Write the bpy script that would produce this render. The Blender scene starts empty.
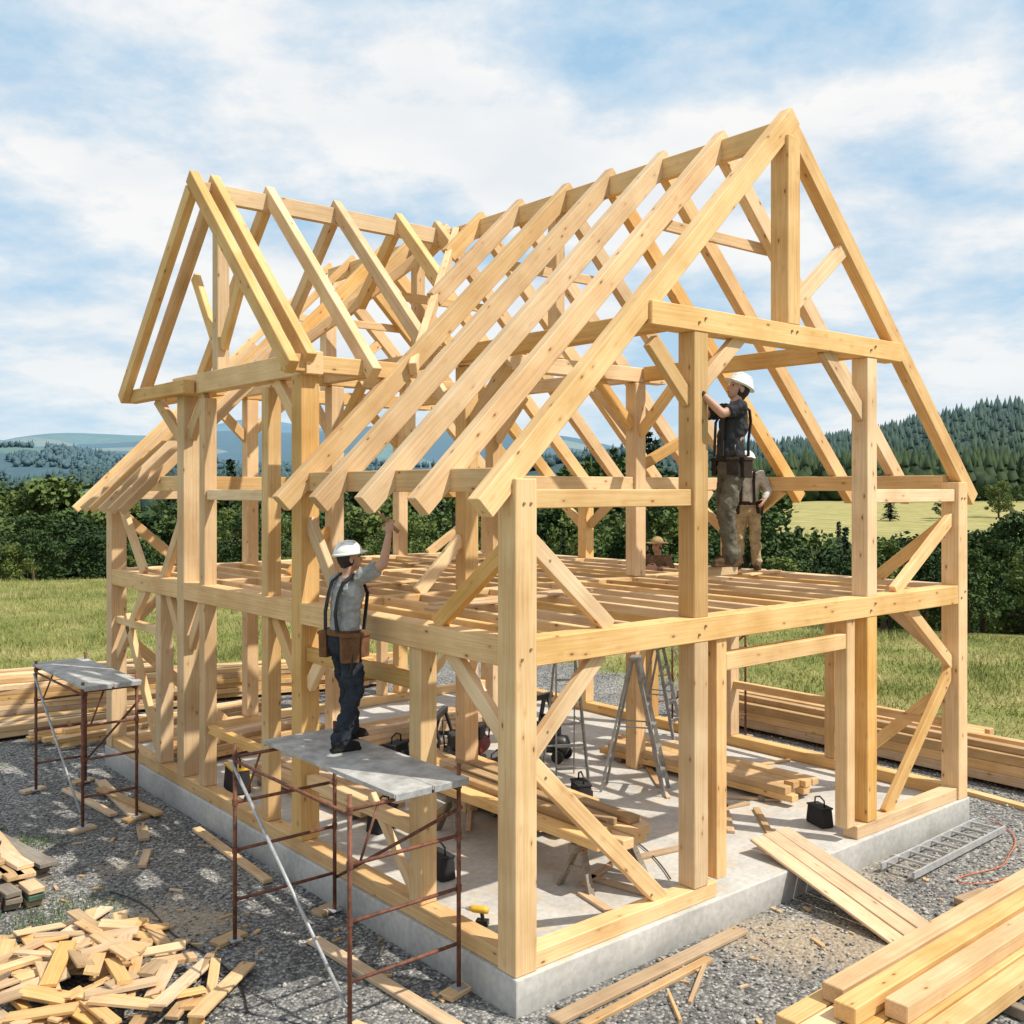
import bpy, bmesh, math, random
import numpy as np
from mathutils import Vector, Matrix, Quaternion, Euler
random.seed(7); np.random.seed(7)
scene=bpy.context.scene
COL=scene.collection
V=Vector
# ------------------------------------------------------------------ materials
def newmat(name):
    m=bpy.data.materials.new(name); m.use_nodes=True
    nt=m.node_tree; nt.nodes.clear()
    out=nt.nodes.new('ShaderNodeOutputMaterial'); b=nt.nodes.new('ShaderNodeBsdfPrincipled')
    nt.links.new(b.outputs[0],out.inputs[0])
    return m,nt,b
def N(nt,t,**kw):
    n=nt.nodes.new(t)
    for k,v in kw.items():
        if k.startswith('i_'):
            key=k[2:]
            key=int(key) if key.isdigit() else key.replace('_',' ')
            n.inputs[key].default_value=v
        else: setattr(n,k,v)
    return n
def L(nt,a,b): nt.links.new(a,b)
def c4(c): return (c[0],c[1],c[2],1)
def ramp(nt,fac,stops,interp='LINEAR'):
    r=nt.nodes.new('ShaderNodeValToRGB'); r.color_ramp.interpolation=interp
    el=r.color_ramp.elements
    while len(el)<len(stops): el.new(0.5)
    for e,(p,c) in zip(el,stops): e.position=p; e.color=c4(c) if len(c)==3 else c
    L(nt,fac,r.inputs[0]); return r.outputs[0]
def mix(nt,fac,a,b,mode='MIX'):
    m=nt.nodes.new('ShaderNodeMix'); m.data_type='RGBA'; m.blend_type=mode
    for s,i in ((fac,0),(a,6),(b,7)):
        if isinstance(s,(int,float)): m.inputs[i].default_value=s
        elif isinstance(s,tuple): m.inputs[i].default_value=c4(s)
        else: L(nt,s,m.inputs[i])
    return m.outputs[2]
def math_(nt,op,a,b=None,c=None):
    m=nt.nodes.new('ShaderNodeMath'); m.operation=op
    for s,i in ((a,0),(b,1),(c,2)):
        if s is None: continue
        if isinstance(s,(int,float)): m.inputs[i].default_value=s
        else: L(nt,s,m.inputs[i])
    return m.outputs[0]
def wood_mat(name,light,dark,var=0.2,rough=0.7,knot=True,dirt=0.0):
    m,nt,b=newmat(name)
    tc=N(nt,'ShaderNodeTexCoord'); oi=N(nt,'ShaderNodeObjectInfo')
    off=N(nt,'ShaderNodeVectorMath',operation='ADD')
    sc=N(nt,'ShaderNodeVectorMath',operation='SCALE'); sc.inputs[0].default_value=(37,11,23)
    L(nt,oi.outputs['Random'],sc.inputs['Scale'])
    L(nt,tc.outputs['Object'],off.inputs[0]); L(nt,sc.outputs[0],off.inputs[1])
    mp=N(nt,'ShaderNodeMapping'); mp.inputs['Scale'].default_value=(0.55,26,26)
    L(nt,off.outputs[0],mp.inputs[0])
    n1=N(nt,'ShaderNodeTexNoise',i_Scale=2.4,i_Detail=7.0,i_Roughness=0.62,i_Distortion=0.4); L(nt,mp.outputs[0],n1.inputs['Vector'])
    col=ramp(nt,n1.outputs[0],[(0.30,dark),(0.6,light)])
    n2=N(nt,'ShaderNodeTexNoise',i_Scale=1.5,i_Detail=5.0); L(nt,off.outputs[0],n2.inputs['Vector'])
    blot=ramp(nt,n2.outputs[0],[(0.33,(0.80,0.72,0.62)),(0.6,(1,1,1))])
    col=mix(nt,0.85,col,blot,'MULTIPLY')
    hs=N(nt,'ShaderNodeHueSaturation')
    rv=N(nt,'ShaderNodeMapRange'); rv.inputs[3].default_value=1-var; rv.inputs[4].default_value=1+var*0.35
    L(nt,oi.outputs['Random'],rv.inputs[0]); L(nt,rv.outputs[0],hs.inputs['Value'])
    r2=math_(nt,'FRACT',math_(nt,'MULTIPLY',oi.outputs['Random'],17.3))
    rs=N(nt,'ShaderNodeMapRange'); rs.inputs[3].default_value=0.82; rs.inputs[4].default_value=1.14
    L(nt,r2,rs.inputs[0]); L(nt,rs.outputs[0],hs.inputs['Saturation'])
    L(nt,col,hs.inputs['Color']); col=hs.outputs[0]
    if knot:
        mk=N(nt,'ShaderNodeMapping'); mk.inputs['Scale'].default_value=(1.0,2.2,2.2); L(nt,off.outputs[0],mk.inputs[0])
        vo=N(nt,'ShaderNodeTexVoronoi',i_Scale=3.2); L(nt,mk.outputs[0],vo.inputs['Vector'])
        halo=ramp(nt,vo.outputs['Distance'],[(0.08,(1,1,1)),(0.24,(0,0,0))])
        col=mix(nt,math_(nt,'MULTIPLY',halo,0.45),col,(0.48,0.25,0.09))
        kf=ramp(nt,vo.outputs['Distance'],[(0.055,(1,1,1)),(0.10,(0,0,0))])
        col=mix(nt,math_(nt,'MULTIPLY',kf,0.85),col,(0.17,0.075,0.035))
    if dirt>0:
        n3=N(nt,'ShaderNodeTexNoise',i_Scale=5.0,i_Detail=6.0); L(nt,off.outputs[0],n3.inputs['Vector'])
        df=ramp(nt,n3.outputs[0],[(0.45,(0,0,0)),(0.7,(1,1,1))])
        col=mix(nt,math_(nt,'MULTIPLY',df,dirt),col,(0.16,0.13,0.10))
    L(nt,col,b.inputs['Base Color']); b.inputs['Roughness'].default_value=rough; b.inputs['Specular IOR Level'].default_value=0.3
    bp=N(nt,'ShaderNodeBump',i_Strength=0.25,i_Distance=0.004); L(nt,n1.outputs[0],bp.inputs['Height']); L(nt,bp.outputs[0],b.inputs['Normal'])
    return m
def plain_mat(name,color,rough=0.6,metal=0.0,noise=0.25,scale=8.0,dark=None,bump=0.1,bscale=40,spec=None):
    m,nt,b=newmat(name)
    tc=N(nt,'ShaderNodeTexCoord')
    n1=N(nt,'ShaderNodeTexNoise',i_Scale=scale,i_Detail=6.0,i_Roughness=0.65); L(nt,tc.outputs['Object'],n1.inputs['Vector'])
    d=dark if dark else tuple(c*(1-noise) for c in color)
    col=ramp(nt,n1.outputs[0],[(0.35,d),(0.65,color)])
    L(nt,col,b.inputs['Base Color']); b.inputs['Roughness'].default_value=rough; b.inputs['Metallic'].default_value=metal
    if spec is not None: b.inputs['Specular IOR Level'].default_value=spec
    if bump>0:
        n2=N(nt,'ShaderNodeTexNoise',i_Scale=bscale,i_Detail=3.0); L(nt,tc.outputs['Object'],n2.inputs['Vector'])
        bp=N(nt,'ShaderNodeBump',i_Strength=bump,i_Distance=0.01); L(nt,n2.outputs[0],bp.inputs['Height']); L(nt,bp.outputs[0],b.inputs['Normal'])
    return m
WOOD=wood_mat('pine_timber',(0.83,0.59,0.325),(0.66,0.43,0.20))
WOOD2=wood_mat('pine_timber_warm',(0.78,0.525,0.265),(0.59,0.365,0.155),var=0.22)
PLANK=wood_mat('sawn_plank',(0.73,0.52,0.31),(0.53,0.35,0.18),var=0.35,dirt=0.2)
OLDW=wood_mat('weathered_board',(0.34,0.30,0.25),(0.19,0.16,0.13),var=0.3,dirt=0.6)
RUST=plain_mat('rusty_steel_pipe',(0.25,0.095,0.055),0.7,0.2,scale=14,dark=(0.10,0.045,0.03))
STEEL=plain_mat('galvanised_steel',(0.48,0.49,0.50),0.5,0.3,scale=20,noise=0.35)
DSTEEL=plain_mat('dark_steel',(0.13,0.13,0.14),0.4,0.5,scale=20,noise=0.35)
ALU=plain_mat('aluminium',(0.55,0.56,0.57),0.42,0.35,scale=12,noise=0.25)
ALUD=plain_mat('dull_aluminium',(0.36,0.36,0.35),0.5,0.3,scale=12,noise=0.35)
BLACK=plain_mat('black_fabric',(0.022,0.022,0.025),0.85,scale=12,noise=0.4)
BPLAS=plain_mat('black_plastic',(0.02,0.02,0.02),0.4,scale=12,noise=0.2,bump=0)
YELL=plain_mat('yellow_plastic',(0.75,0.45,0.03),0.45,scale=12,noise=0.15,bump=0)
REDP=plain_mat('red_paint',(0.30,0.055,0.04),0.6,scale=12,noise=0.5,bump=0.2)
GREENP=plain_mat('green_paint',(0.07,0.14,0.09),0.7,scale=9,noise=0.5,bump=0.2)
ORANGE=plain_mat('orange_rubber',(0.62,0.16,0.05),0.5,scale=9,noise=0.2,bump=0)
TARP=plain_mat('grey_tarpaulin',(0.33,0.40,0.46),0.5,scale=5,noise=0.3,bscale=6,bump=0.5)
def concrete():
    m,nt,b=newmat('concrete')
    ge=N(nt,'ShaderNodeNewGeometry')
    n1=N(nt,'ShaderNodeTexNoise',i_Scale=1.1,i_Detail=9.0,i_Roughness=0.65); L(nt,ge.outputs['Position'],n1.inputs['Vector'])
    col=ramp(nt,n1.outputs[0],[(0.3,(0.38,0.37,0.35)),(0.5,(0.53,0.515,0.485)),(0.7,(0.64,0.62,0.58))])
    n2=N(nt,'ShaderNodeTexNoise',i_Scale=14.0,i_Detail=6.0); L(nt,ge.outputs['Position'],n2.inputs['Vector'])
    col=mix(nt,0.6,col,ramp(nt,n2.outputs[0],[(0.3,(0.7,0.7,0.7)),(0.6,(1,1,1))]),'MULTIPLY')
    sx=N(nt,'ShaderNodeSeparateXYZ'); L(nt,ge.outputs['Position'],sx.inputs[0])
    base_dark=N(nt,'ShaderNodeMapRange'); base_dark.inputs[1].default_value=-0.33; base_dark.inputs[2].default_value=-0.05; base_dark.inputs[3].default_value=0.6; base_dark.inputs[4].default_value=1.0  # concrete gets darker towards the bottom of the slab
    L(nt,sx.outputs[2],base_dark.inputs[0])
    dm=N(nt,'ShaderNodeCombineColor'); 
    for i in range(3): L(nt,base_dark.outputs[0],dm.inputs[i])
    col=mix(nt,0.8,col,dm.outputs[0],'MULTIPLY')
    n4=N(nt,'ShaderNodeTexNoise',i_Scale=3.0,i_Detail=8.0); L(nt,ge.outputs['Position'],n4.inputs['Vector'])
    saw=ramp(nt,n4.outputs[0],[(0.52,(0,0,0)),(0.66,(1,1,1))])
    sepn=N(nt,'ShaderNodeSeparateXYZ'); L(nt,ge.outputs['Normal'],sepn.inputs[0])
    col=mix(nt,math_(nt,'MULTIPLY',math_(nt,'MULTIPLY',saw,0.45),sepn.outputs[2]),col,(0.56,0.43,0.27))
    L(nt,col,b.inputs['Base Color']); b.inputs['Roughness'].default_value=0.88
    bp=N(nt,'ShaderNodeBump',i_Strength=0.3,i_Distance=0.01); L(nt,n2.outputs[0],bp.inputs['Height']); L(nt,bp.outputs[0],b.inputs['Normal'])
    return m
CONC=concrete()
# ------------------------------------------------------------------ mesh builder
class MB:
    def __init__(s): s.v=[];s.f=[];s.m=[]
    def add(s,vs,fs,m=0):
        o=len(s.v); s.v+= [tuple(x) for x in vs]; s.f+=[tuple(i+o for i in f) for f in fs]; s.m+=[m]*len(fs)
    def box(s,c,size,R=None,m=0,taper=1.0):
        hx,hy,hz=[k/2 for k in size]; c=V(c); vs=[]
        for z in (-1,1):
            t=taper if z>0 else 1
            for x,y in ((-1,-1),(1,-1),(1,1),(-1,1)):
                p=V((x*hx*t,y*hy*t,z*hz))
                vs.append(c+(R@p if R else p))
        s.add(vs,[(0,3,2,1),(4,5,6,7),(0,1,5,4),(1,2,6,5),(2,3,7,6),(3,0,4,7)],m)
    def bar(s,a,b,w,h,m=0,up=V((0,0,1))):
        a=V(a);b=V(b);R=frame(b-a,up); s.box((a+b)/2,((b-a).length,w,h),R,m)
    def tube(s,pts,rad,seg=8,m=0,side=None,caps=True):
        pts=[V(p) for p in pts]; n=len(pts)
        ref=V(side) if side is not None else None
        vs=[]
        px=None
        for i,p in enumerate(pts):
            d=(pts[min(i+1,n-1)]-pts[max(i-1,0)]).normalized()
            if ref is not None: x=(ref-d*ref.dot(d)).normalized()
            else:
                if px is None:
                    a=V((0,0,1)) if abs(d.z)<0.9 else V((1,0,0)); x=a.cross(d).normalized()
                else: x=(px-d*px.dot(d)).normalized()
            px=x; y=d.cross(x)
            r=rad[i] if isinstance(rad,(list,tuple)) else rad
            ra,rb=(r if isinstance(r,(list,tuple)) else (r,r))
            for k in range(seg):
                t=2*math.pi*k/seg
                vs.append(p+x*math.cos(t)*ra+y*math.sin(t)*rb)
        fs=[]
        for i in range(n-1):
            for k in range(seg):
                a=i*seg+k;b=i*seg+(k+1)%seg
                fs.append((a,b,b+seg,a+seg))
        if caps:
            fs.append(tuple(range(seg-1,-1,-1))); fs.append(tuple(range((n-1)*seg,n*seg)))
        s.add(vs,fs,m)
    def ell(s,c,r,R=None,seg=12,rings=8,m=0,zmin=-1.0):
        c=V(c);vs=[];fs=[]
        t0=math.asin(max(-1,zmin)) if zmin>-1 else -math.pi/2
        for i in range(rings+1):
            ph=t0+(math.pi/2-t0)*i/rings
            for k in range(seg):
                t=2*math.pi*k/seg
                p=V((r[0]*math.cos(ph)*math.cos(t),r[1]*math.cos(ph)*math.sin(t),r[2]*math.sin(ph)))
                vs.append(c+(R@p if R else p))
        for i in range(rings):
            for k in range(seg):
                a=i*seg+k;b=i*seg+(k+1)%seg
                fs.append((a,b,b+seg,a+seg))
        fs.append(tuple(range(seg-1,-1,-1))); fs.append(tuple(range(rings*seg,rings*seg+seg)))
        s.add(vs,fs,m)
    def chain(s,pts,rad,seg=12,m=0):
        s.tube(pts,rad,seg,m)
        for p,r in zip(pts,rad): s.ell(p,(r,r,r),None,10,6,m)
    def mesh(s,name,mats,smooth=False):
        me=bpy.data.meshes.new(name); me.from_pydata([tuple(v) for v in s.v],[],s.f)
        for m in mats: me.materials.append(m)
        if len(mats)>1: me.polygons.foreach_set('material_index',s.m)
        if smooth: me.polygons.foreach_set('use_smooth',[True]*len(s.f))
        me.update(); return me
    def obj(s,name,mats,parent=None,smooth=False,bevel=0,**meta):
        o=bpy.data.objects.new(name,s.mesh(name,mats,smooth)); COL.objects.link(o)
        if parent: o.parent=parent
        if bevel:
            bm=o.modifiers.new('b','BEVEL'); bm.width=bevel; bm.segments=2; bm.limit_method='ANGLE'
        for k,v in meta.items(): o[k]=v
        return o
def frame(d,up=V((0,0,1))):
    d=V(d).normalized()
    if abs(d.dot(up))>0.98: up=V((0,1,0)) if abs(d.y)<0.9 else V((1,0,0))
    y=up.cross(d).normalized(); z=d.cross(y)
    return Matrix((d,y,z)).transposed()
def empty(name,loc,**meta):
    e=bpy.data.objects.new(name,None); e.location=loc; e.empty_display_size=0.2; COL.objects.link(e)
    for k,v in meta.items(): e[k]=v
    return e
def timber_mesh(name,l,w,h,mat,bev=0.008,cutA=0,cutB=0):
    bm=bmesh.new()
    vs=[]
    for x,cut in ((-l/2,cutA),(l/2,cutB)):
        for y,z in ((-w/2,-h/2),(w/2,-h/2),(w/2,h/2),(-w/2,h/2)):
            vs.append(bm.verts.new((x+(cut if z>0 else 0),y,z)))
    for f in ((0,1,2,3),(7,6,5,4),(0,4,5,1),(1,5,6,2),(2,6,7,3),(3,7,4,0)): bm.faces.new([vs[i] for i in f][::-1])
    bmesh.ops.recalc_face_normals(bm,faces=bm.faces)
    if bev: bmesh.ops.bevel(bm,geom=bm.edges[:],offset=min(bev,w*0.2,h*0.2),segments=1,affect='EDGES')
    me=bpy.data.meshes.new(name); bm.to_mesh(me); bm.free(); me.materials.append(mat); return me
def timber(name,a,b,w,h,mat=None,parent=None,up=V((0,0,1)),cutA=0,cutB=0,roll=0.0,bev=0.008,**meta):
    a=V(a);b=V(b); mat=mat or (WOOD if random.random()<0.6 else WOOD2)
    me=timber_mesh(name,(b-a).length,w,h,mat,bev,cutA,cutB)
    o=bpy.data.objects.new(name,me); COL.objects.link(o)
    R=frame(b-a,up)
    if roll: R=R@Matrix.Rotation(roll,3,'X')
    o.matrix_world=Matrix.Translation((a+b)/2)@R.to_4x4()
    if parent: o.parent=parent
    for k,v in meta.items(): o[k]=v
    return o
# ------------------------------------------------------------------ camera
CX,CY,CZ=-5.81,-6.876,4.248
FX,FY=0.6415,0.7672
RX,RY=0.7672,-0.6415
cam=bpy.data.cameras.new('camera'); co=bpy.data.objects.new('camera',cam); COL.objects.link(co)
co.location=(CX,CY,CZ)
fw=V((FX,FY,0)).normalized()
co.rotation_euler=fw.to_track_quat('-Z','Y').to_euler()
cam.sensor_width=36; cam.lens=36*1019/1024; cam.shift_y=-23/1024; cam.clip_end=12000; cam.clip_start=0.1
scene.camera=co
# ------------------------------------------------------------------ world + sun
S=V((0.30,-0.55,0.82)).normalized()
elev=math.asin(S.z); rot=math.atan2(S.x,S.y)
w=bpy.data.worlds.new('World'); scene.world=w; w.use_nodes=True; nt=w.node_tree; nt.nodes.clear()
out=N(nt,'ShaderNodeOutputWorld'); bg=N(nt,'ShaderNodeBackground'); bg.inputs[1].default_value=0.125
sky=N(nt,'ShaderNodeTexSky'); sky.sky_type='NISHITA'; sky.sun_disc=False; sky.sun_elevation=elev; sky.sun_rotation=rot
sky.air_density=1.0; sky.dust_density=0.6; sky.ozone_density=2.0; sky.altitude=300
tc=N(nt,'ShaderNodeTexCoord'); sp=N(nt,'ShaderNodeSeparateXYZ'); L(nt,tc.outputs['Generated'],sp.inputs[0])
zz=math_(nt,'ADD',math_(nt,'MAXIMUM',sp.outputs[2],0.0),0.22)
cb=N(nt,'ShaderNodeCombineXYZ'); L(nt,math_(nt,'DIVIDE',sp.outputs[0],zz),cb.inputs[0]); L(nt,math_(nt,'DIVIDE',sp.outputs[1],zz),cb.inputs[1])
mp=N(nt,'ShaderNodeMapping'); mp.inputs['Location'].default_value=(2.1,5.6,0); mp.inputs['Rotation'].default_value=(0,0,0.9); L(nt,cb.outputs[0],mp.inputs[0])
n1=N(nt,'ShaderNodeTexNoise',i_Scale=1.7,i_Detail=12.0,i_Roughness=0.6,i_Distortion=0.05); L(nt,mp.outputs[0],n1.inputs['Vector'])
n2=N(nt,'ShaderNodeTexNoise',i_Scale=0.7,i_Detail=3.0); L(nt,mp.outputs[0],n2.inputs['Vector'])
cl=math_(nt,'ADD',math_(nt,'MULTIPLY',n1.outputs[0],0.72),math_(nt,'MULTIPLY',n2.outputs[0],0.36))
cf=ramp(nt,cl,[(0.44,(0.14,0.14,0.14)),(0.51,(0.52,0.52,0.52)),(0.58,(1,1,1))])
n3=N(nt,'ShaderNodeTexNoise',i_Scale=2.6,i_Detail=8.0); L(nt,mp.outputs[0],n3.inputs['Vector'])
ccol=ramp(nt,n3.outputs[0],[(0.32,(6.5,6.85,7.2)),(0.56,(7.6,7.6,7.55))])
hz=ramp(nt,sp.outputs[2],[(0.0,(1,1,1)),(0.12,(0.4,0.4,0.4)),(0.28,(0,0,0))])
skyc=mix(nt,0.88,sky.outputs[0],(2.5,4.75,6.8))
col=mix(nt,cf,skyc,ccol)
col=mix(nt,math_(nt,'MULTIPLY',hz,0.55),col,(6.2,6.95,7.35))
dn=N(nt,'ShaderNodeMapRange'); dn.inputs[1].default_value=-0.06; dn.inputs[2].default_value=-0.02; L(nt,sp.outputs[2],dn.inputs[0])
col=mix(nt,dn.outputs[0],(0.8,0.9,0.7),col)
L(nt,col,bg.inputs[0]); L(nt,bg.outputs[0],out.inputs[0])
sl=bpy.data.lights.new('sun','SUN'); sl.energy=5.0; sl.angle=math.radians(0.6); sl.color=(1,0.93,0.81)
so=bpy.data.objects.new('sun',sl); COL.objects.link(so); so.rotation_euler=S.to_track_quat('Z','Y').to_euler(); so.location=(10,-20,30)
scene.view_settings.view_transform='Standard'; scene.view_settings.look='None'; scene.view_settings.exposure=0
# ------------------------------------------------------------------ terrain
G=-0.33
def ss(a,b,x): t=np.clip((x-a)/(b-a),0,1); return t*t*(3-2*t)
def uv(x,y):
    dx=x-CX;dy=y-CY; return FX*dx+FY*dy, RX*dx+RY*dy
def xy(u,v): return CX+FX*u+RX*v, CY+FY*u+RY*v
def rim(v): return 46-18*ss(-6,14,v)+2.0*np.sin(v*0.22)
def Huv(u,v):
    d=u-rim(v); a=v/np.maximum(np.abs(u),5)
    h=G-13*ss(0,75,d)*ss(10,30,u)
    wr=ss(0.05,0.3,a); w2=ss(0.20,0.58,a)
    h=h+10*wr*ss(65,140,u)+3.5*wr*ss(140,330,u)
    h=h+ (46*w2+3*np.sin(v*0.03)*w2)*ss(340,640,u)
    h=h+ 5*ss(60,200,u)*np.sin(v*0.013+u*0.007)*(1-wr)
    h=h+ (24+11*np.sin(v*0.006+1.0)+5*np.sin(v*0.017))*ss(420,800,u)*(1-0.6*w2)*(1-.25*wr)
    h=h+ (24+20*np.sin(v*0.0045+4.0))*ss(900,1300,u)
    h=h+ (78+26*np.sin(v*0.0023+2.5)+14*np.sin(v*0.0055+2)+7*np.sin(v*0.012))*ss(1500,2400,u)
    h=h+ (66+42*np.sin(v*0.0018+3.6)+16*np.sin(v*0.005))*ss(2700,3800,u)
    h=h+ ss(20,40,np.abs(u-14)+np.abs(v)*0.4)*0.12*np.sin(u*0.35)*np.sin(v*0.28+1)
    return h
def Hxy(x,y): u,v=uv(x,y); return float(Huv(np.array(u),np.array(v)))
def axis(n,step,gr,lim):
    a=[0.0]; st=step
    while a[-1]<lim:
        if a[-1]>n: st*=gr
        a.append(a[-1]+st)
    return a
pu=axis(60,1.3,1.035,5200); nu=axis(20,2,1.2,300)
us=np.array([-k for k in nu[:0:-1]]+pu); pv=axis(50,1.5,1.04,4200)
vs_=np.array([-k for k in pv[:0:-1]]+pv)
U,VV=np.meshgrid(us,vs_,indexing='ij'); HH=Huv(U,VV)
X,Y=xy(U,VV); verts=np.stack([X,Y,HH],-1).reshape(-1,3)
nU,nV=U.shape; idx=np.arange(nU*nV).reshape(nU,nV)
quads=np.stack([idx[:-1,:-1],idx[:-1,1:],idx[1:,1:],idx[1:,:-1]],-1).reshape(-1,4)[:,::-1]
def np_mesh(name,verts,faces,mats,smooth=False,midx=None):
    me=bpy.data.meshes.new(name); k=faces.shape[1]
    me.vertices.add(len(verts)); me.vertices.foreach_set('co',verts.astype(np.float32).ravel())
    me.loops.add(faces.size); me.loops.foreach_set('vertex_index',faces.astype(np.int32).ravel())
    me.polygons.add(len(faces)); me.polygons.foreach_set('loop_start',(np.arange(len(faces))*k).astype(np.int32)); 
    if smooth: me.polygons.foreach_set('use_smooth',np.ones(len(faces),bool))
    for m in mats: me.materials.append(m)
    if midx is not None: me.polygons.foreach_set('material_index',midx.astype(np.int32))
    me.update(calc_edges=True); me.validate(); return me
def painted_haze(nt,col,near=420,far=3600,hc=(0.14,0.25,0.365),pw=0.6,mx=0.88):  # aerial haze painted into the base colour, bluer with distance from the site
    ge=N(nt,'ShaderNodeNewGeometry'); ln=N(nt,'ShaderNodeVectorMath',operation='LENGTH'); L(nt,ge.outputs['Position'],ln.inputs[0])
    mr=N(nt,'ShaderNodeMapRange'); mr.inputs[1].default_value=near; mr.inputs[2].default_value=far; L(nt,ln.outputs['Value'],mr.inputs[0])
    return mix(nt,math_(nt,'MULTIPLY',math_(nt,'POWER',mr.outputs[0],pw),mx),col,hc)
def ground_mat():
    m,nt,b=newmat('ground_gravel_and_grass')
    ge=N(nt,'ShaderNodeNewGeometry'); P=ge.outputs['Position']
    sx=N(nt,'ShaderNodeSeparateXYZ'); L(nt,P,sx.inputs[0])
    vo=N(nt,'ShaderNodeTexVoronoi',i_Scale=30.0); L(nt,P,vo.inputs['Vector'])
    vsep=N(nt,'ShaderNodeSeparateColor'); L(nt,vo.outputs['Color'],vsep.inputs[0])
    gcol=ramp(nt,vsep.outputs[0],[(0.0,(0.12,0.12,0.12)),(0.45,(0.25,0.25,0.245)),(0.8,(0.37,0.365,0.35)),(1.0,(0.54,0.53,0.50))])
    edge=ramp(nt,vo.outputs['Distance'],[(0.3,(1,1,1)),(0.75,(0.45,0.45,0.45))])
    gcol=mix(nt,0.8,gcol,edge,'MULTIPLY')
    nb=N(nt,'ShaderNodeTexNoise',i_Scale=0.9,i_Detail=6.0,i_Roughness=0.6); L(nt,P,nb.inputs['Vector'])
    gcol=mix(nt,0.7,gcol,ramp(nt,nb.outputs[0],[(0.35,(0.62,0.62,0.64)),(0.65,(1.12,1.1,1.06))]),'MULTIPLY')
    nd=N(nt,'ShaderNodeTexNoise',i_Scale=0.42,i_Detail=7.0,i_Roughness=0.65); mpd=N(nt,'ShaderNodeMapping'); mpd.inputs['Location'].default_value=(3.1,8.0,0); L(nt,P,mpd.inputs[0]); L(nt,mpd.outputs[0],nd.inputs['Vector'])
    df=ramp(nt,nd.outputs[0],[(0.60,(0,0,0)),(0.72,(0.6,0.6,0.6))])
    ns=N(nt,'ShaderNodeTexNoise',i_Scale=22.0,i_Detail=6.0); L(nt,P,ns.inputs['Vector'])
    sand=ramp(nt,ns.outputs[0],[(0.35,(0.28,0.23,0.17)),(0.6,(0.46,0.38,0.28))])
    def blob(cx,cy,r,k=0.8):
        vm=N(nt,'ShaderNodeVectorMath',operation='DISTANCE'); cc=N(nt,'ShaderNodeCombineXYZ'); L(nt,sx.outputs[0],cc.inputs[0]); L(nt,sx.outputs[1],cc.inputs[1])
        L(nt,cc.outputs[0],vm.inputs[0]); vm.inputs[1].default_value=(cx,cy,0)
        dd=math_(nt,'ADD',math_(nt,'DIVIDE',vm.outputs['Value'],r),math_(nt,'MULTIPLY',math_(nt,'SUBTRACT',nb.outputs[0],0.5),2.6))
        mr=N(nt,'ShaderNodeMapRange'); mr.inputs[1].default_value=1.1; mr.inputs[2].default_value=0.6; mr.inputs[4].default_value=k; L(nt,dd,mr.inputs[0]); return mr.outputs[0]
    df=math_(nt,'MAXIMUM',df,blob(3.1,-0.75,0.8)); df=math_(nt,'MAXIMUM',df,blob(-1.9,3.8,0.8)); df=math_(nt,'MAXIMUM',df,blob(-2.4,0.4,0.7))
    gcol=mix(nt,df,gcol,sand)
    gn=N(nt,'ShaderNodeTexNoise',i_Scale=0.25,i_Detail=8.0,i_Roughness=0.7); L(nt,P,gn.inputs['Vector'])
    grass=ramp(nt,gn.outputs[0],[(0.3,(0.11,0.14,0.035)),(0.5,(0.22,0.235,0.075)),(0.68,(0.36,0.32,0.145))])
    gf=N(nt,'ShaderNodeTexNoise',i_Scale=9.0,i_Detail=6.0); L(nt,P,gf.inputs['Vector'])
    grass=mix(nt,0.8,grass,ramp(nt,gf.outputs[0],[(0.3,(0.5,0.52,0.45)),(0.65,(1.12,1.1,1.0))]),'MULTIPLY')
    vf=N(nt,'ShaderNodeTexVoronoi',i_Scale=0.0055); L(nt,P,vf.inputs['Vector']); fs=N(nt,'ShaderNodeSeparateColor'); L(nt,vf.outputs['Color'],fs.inputs[0])
    fields=ramp(nt,fs.outputs[0],[(0.0,(0.022,0.045,0.018)),(0.55,(0.03,0.055,0.022)),(0.60,(0.13,0.19,0.06)),(0.78,(0.28,0.27,0.11)),(0.90,(0.10,0.16,0.05))],'CONSTANT')
    fn=N(nt,'ShaderNodeTexNoise',i_Scale=0.05,i_Detail=10.0,i_Roughness=0.85); L(nt,P,fn.inputs['Vector'])
    fields=mix(nt,0.9,fields,ramp(nt,fn.outputs[0],[(0.38,(0.35,0.38,0.4)),(0.62,(1.3,1.3,1.2))]),'MULTIPLY')
    ln=N(nt,'ShaderNodeVectorMath',operation='LENGTH'); L(nt,P,ln.inputs[0])
    fm=N(nt,'ShaderNodeMapRange'); fm.inputs[1].default_value=330; fm.inputs[2].default_value=400; L(nt,ln.outputs['Value'],fm.inputs[0])
    meadow=ramp(nt,gn.outputs[0],[(0.3,(0.24,0.24,0.08)),(0.6,(0.40,0.34,0.155))])
    mm=N(nt,'ShaderNodeMapRange'); mm.inputs[1].default_value=90; mm.inputs[2].default_value=120; L(nt,ln.outputs['Value'],mm.inputs[0])
    stripe=N(nt,'ShaderNodeTexWave',i_Scale=0.05,i_Distortion=1.5,i_Detail=3.0); L(nt,P,stripe.inputs['Vector'])
    meadow=mix(nt,0.6,meadow,ramp(nt,stripe.outputs[0],[(0.2,(0.75,0.85,0.7)),(0.8,(1.1,1.05,1.0))]),'MULTIPLY')
    grass=mix(nt,mm.outputs[0],grass,meadow)
    far=mix(nt,fm.outputs[0],grass,fields)
    ax=math_(nt,'SUBTRACT',math_(nt,'ABSOLUTE',math_(nt,'SUBTRACT',sx.outputs[0],3.0)),9.6)
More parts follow.
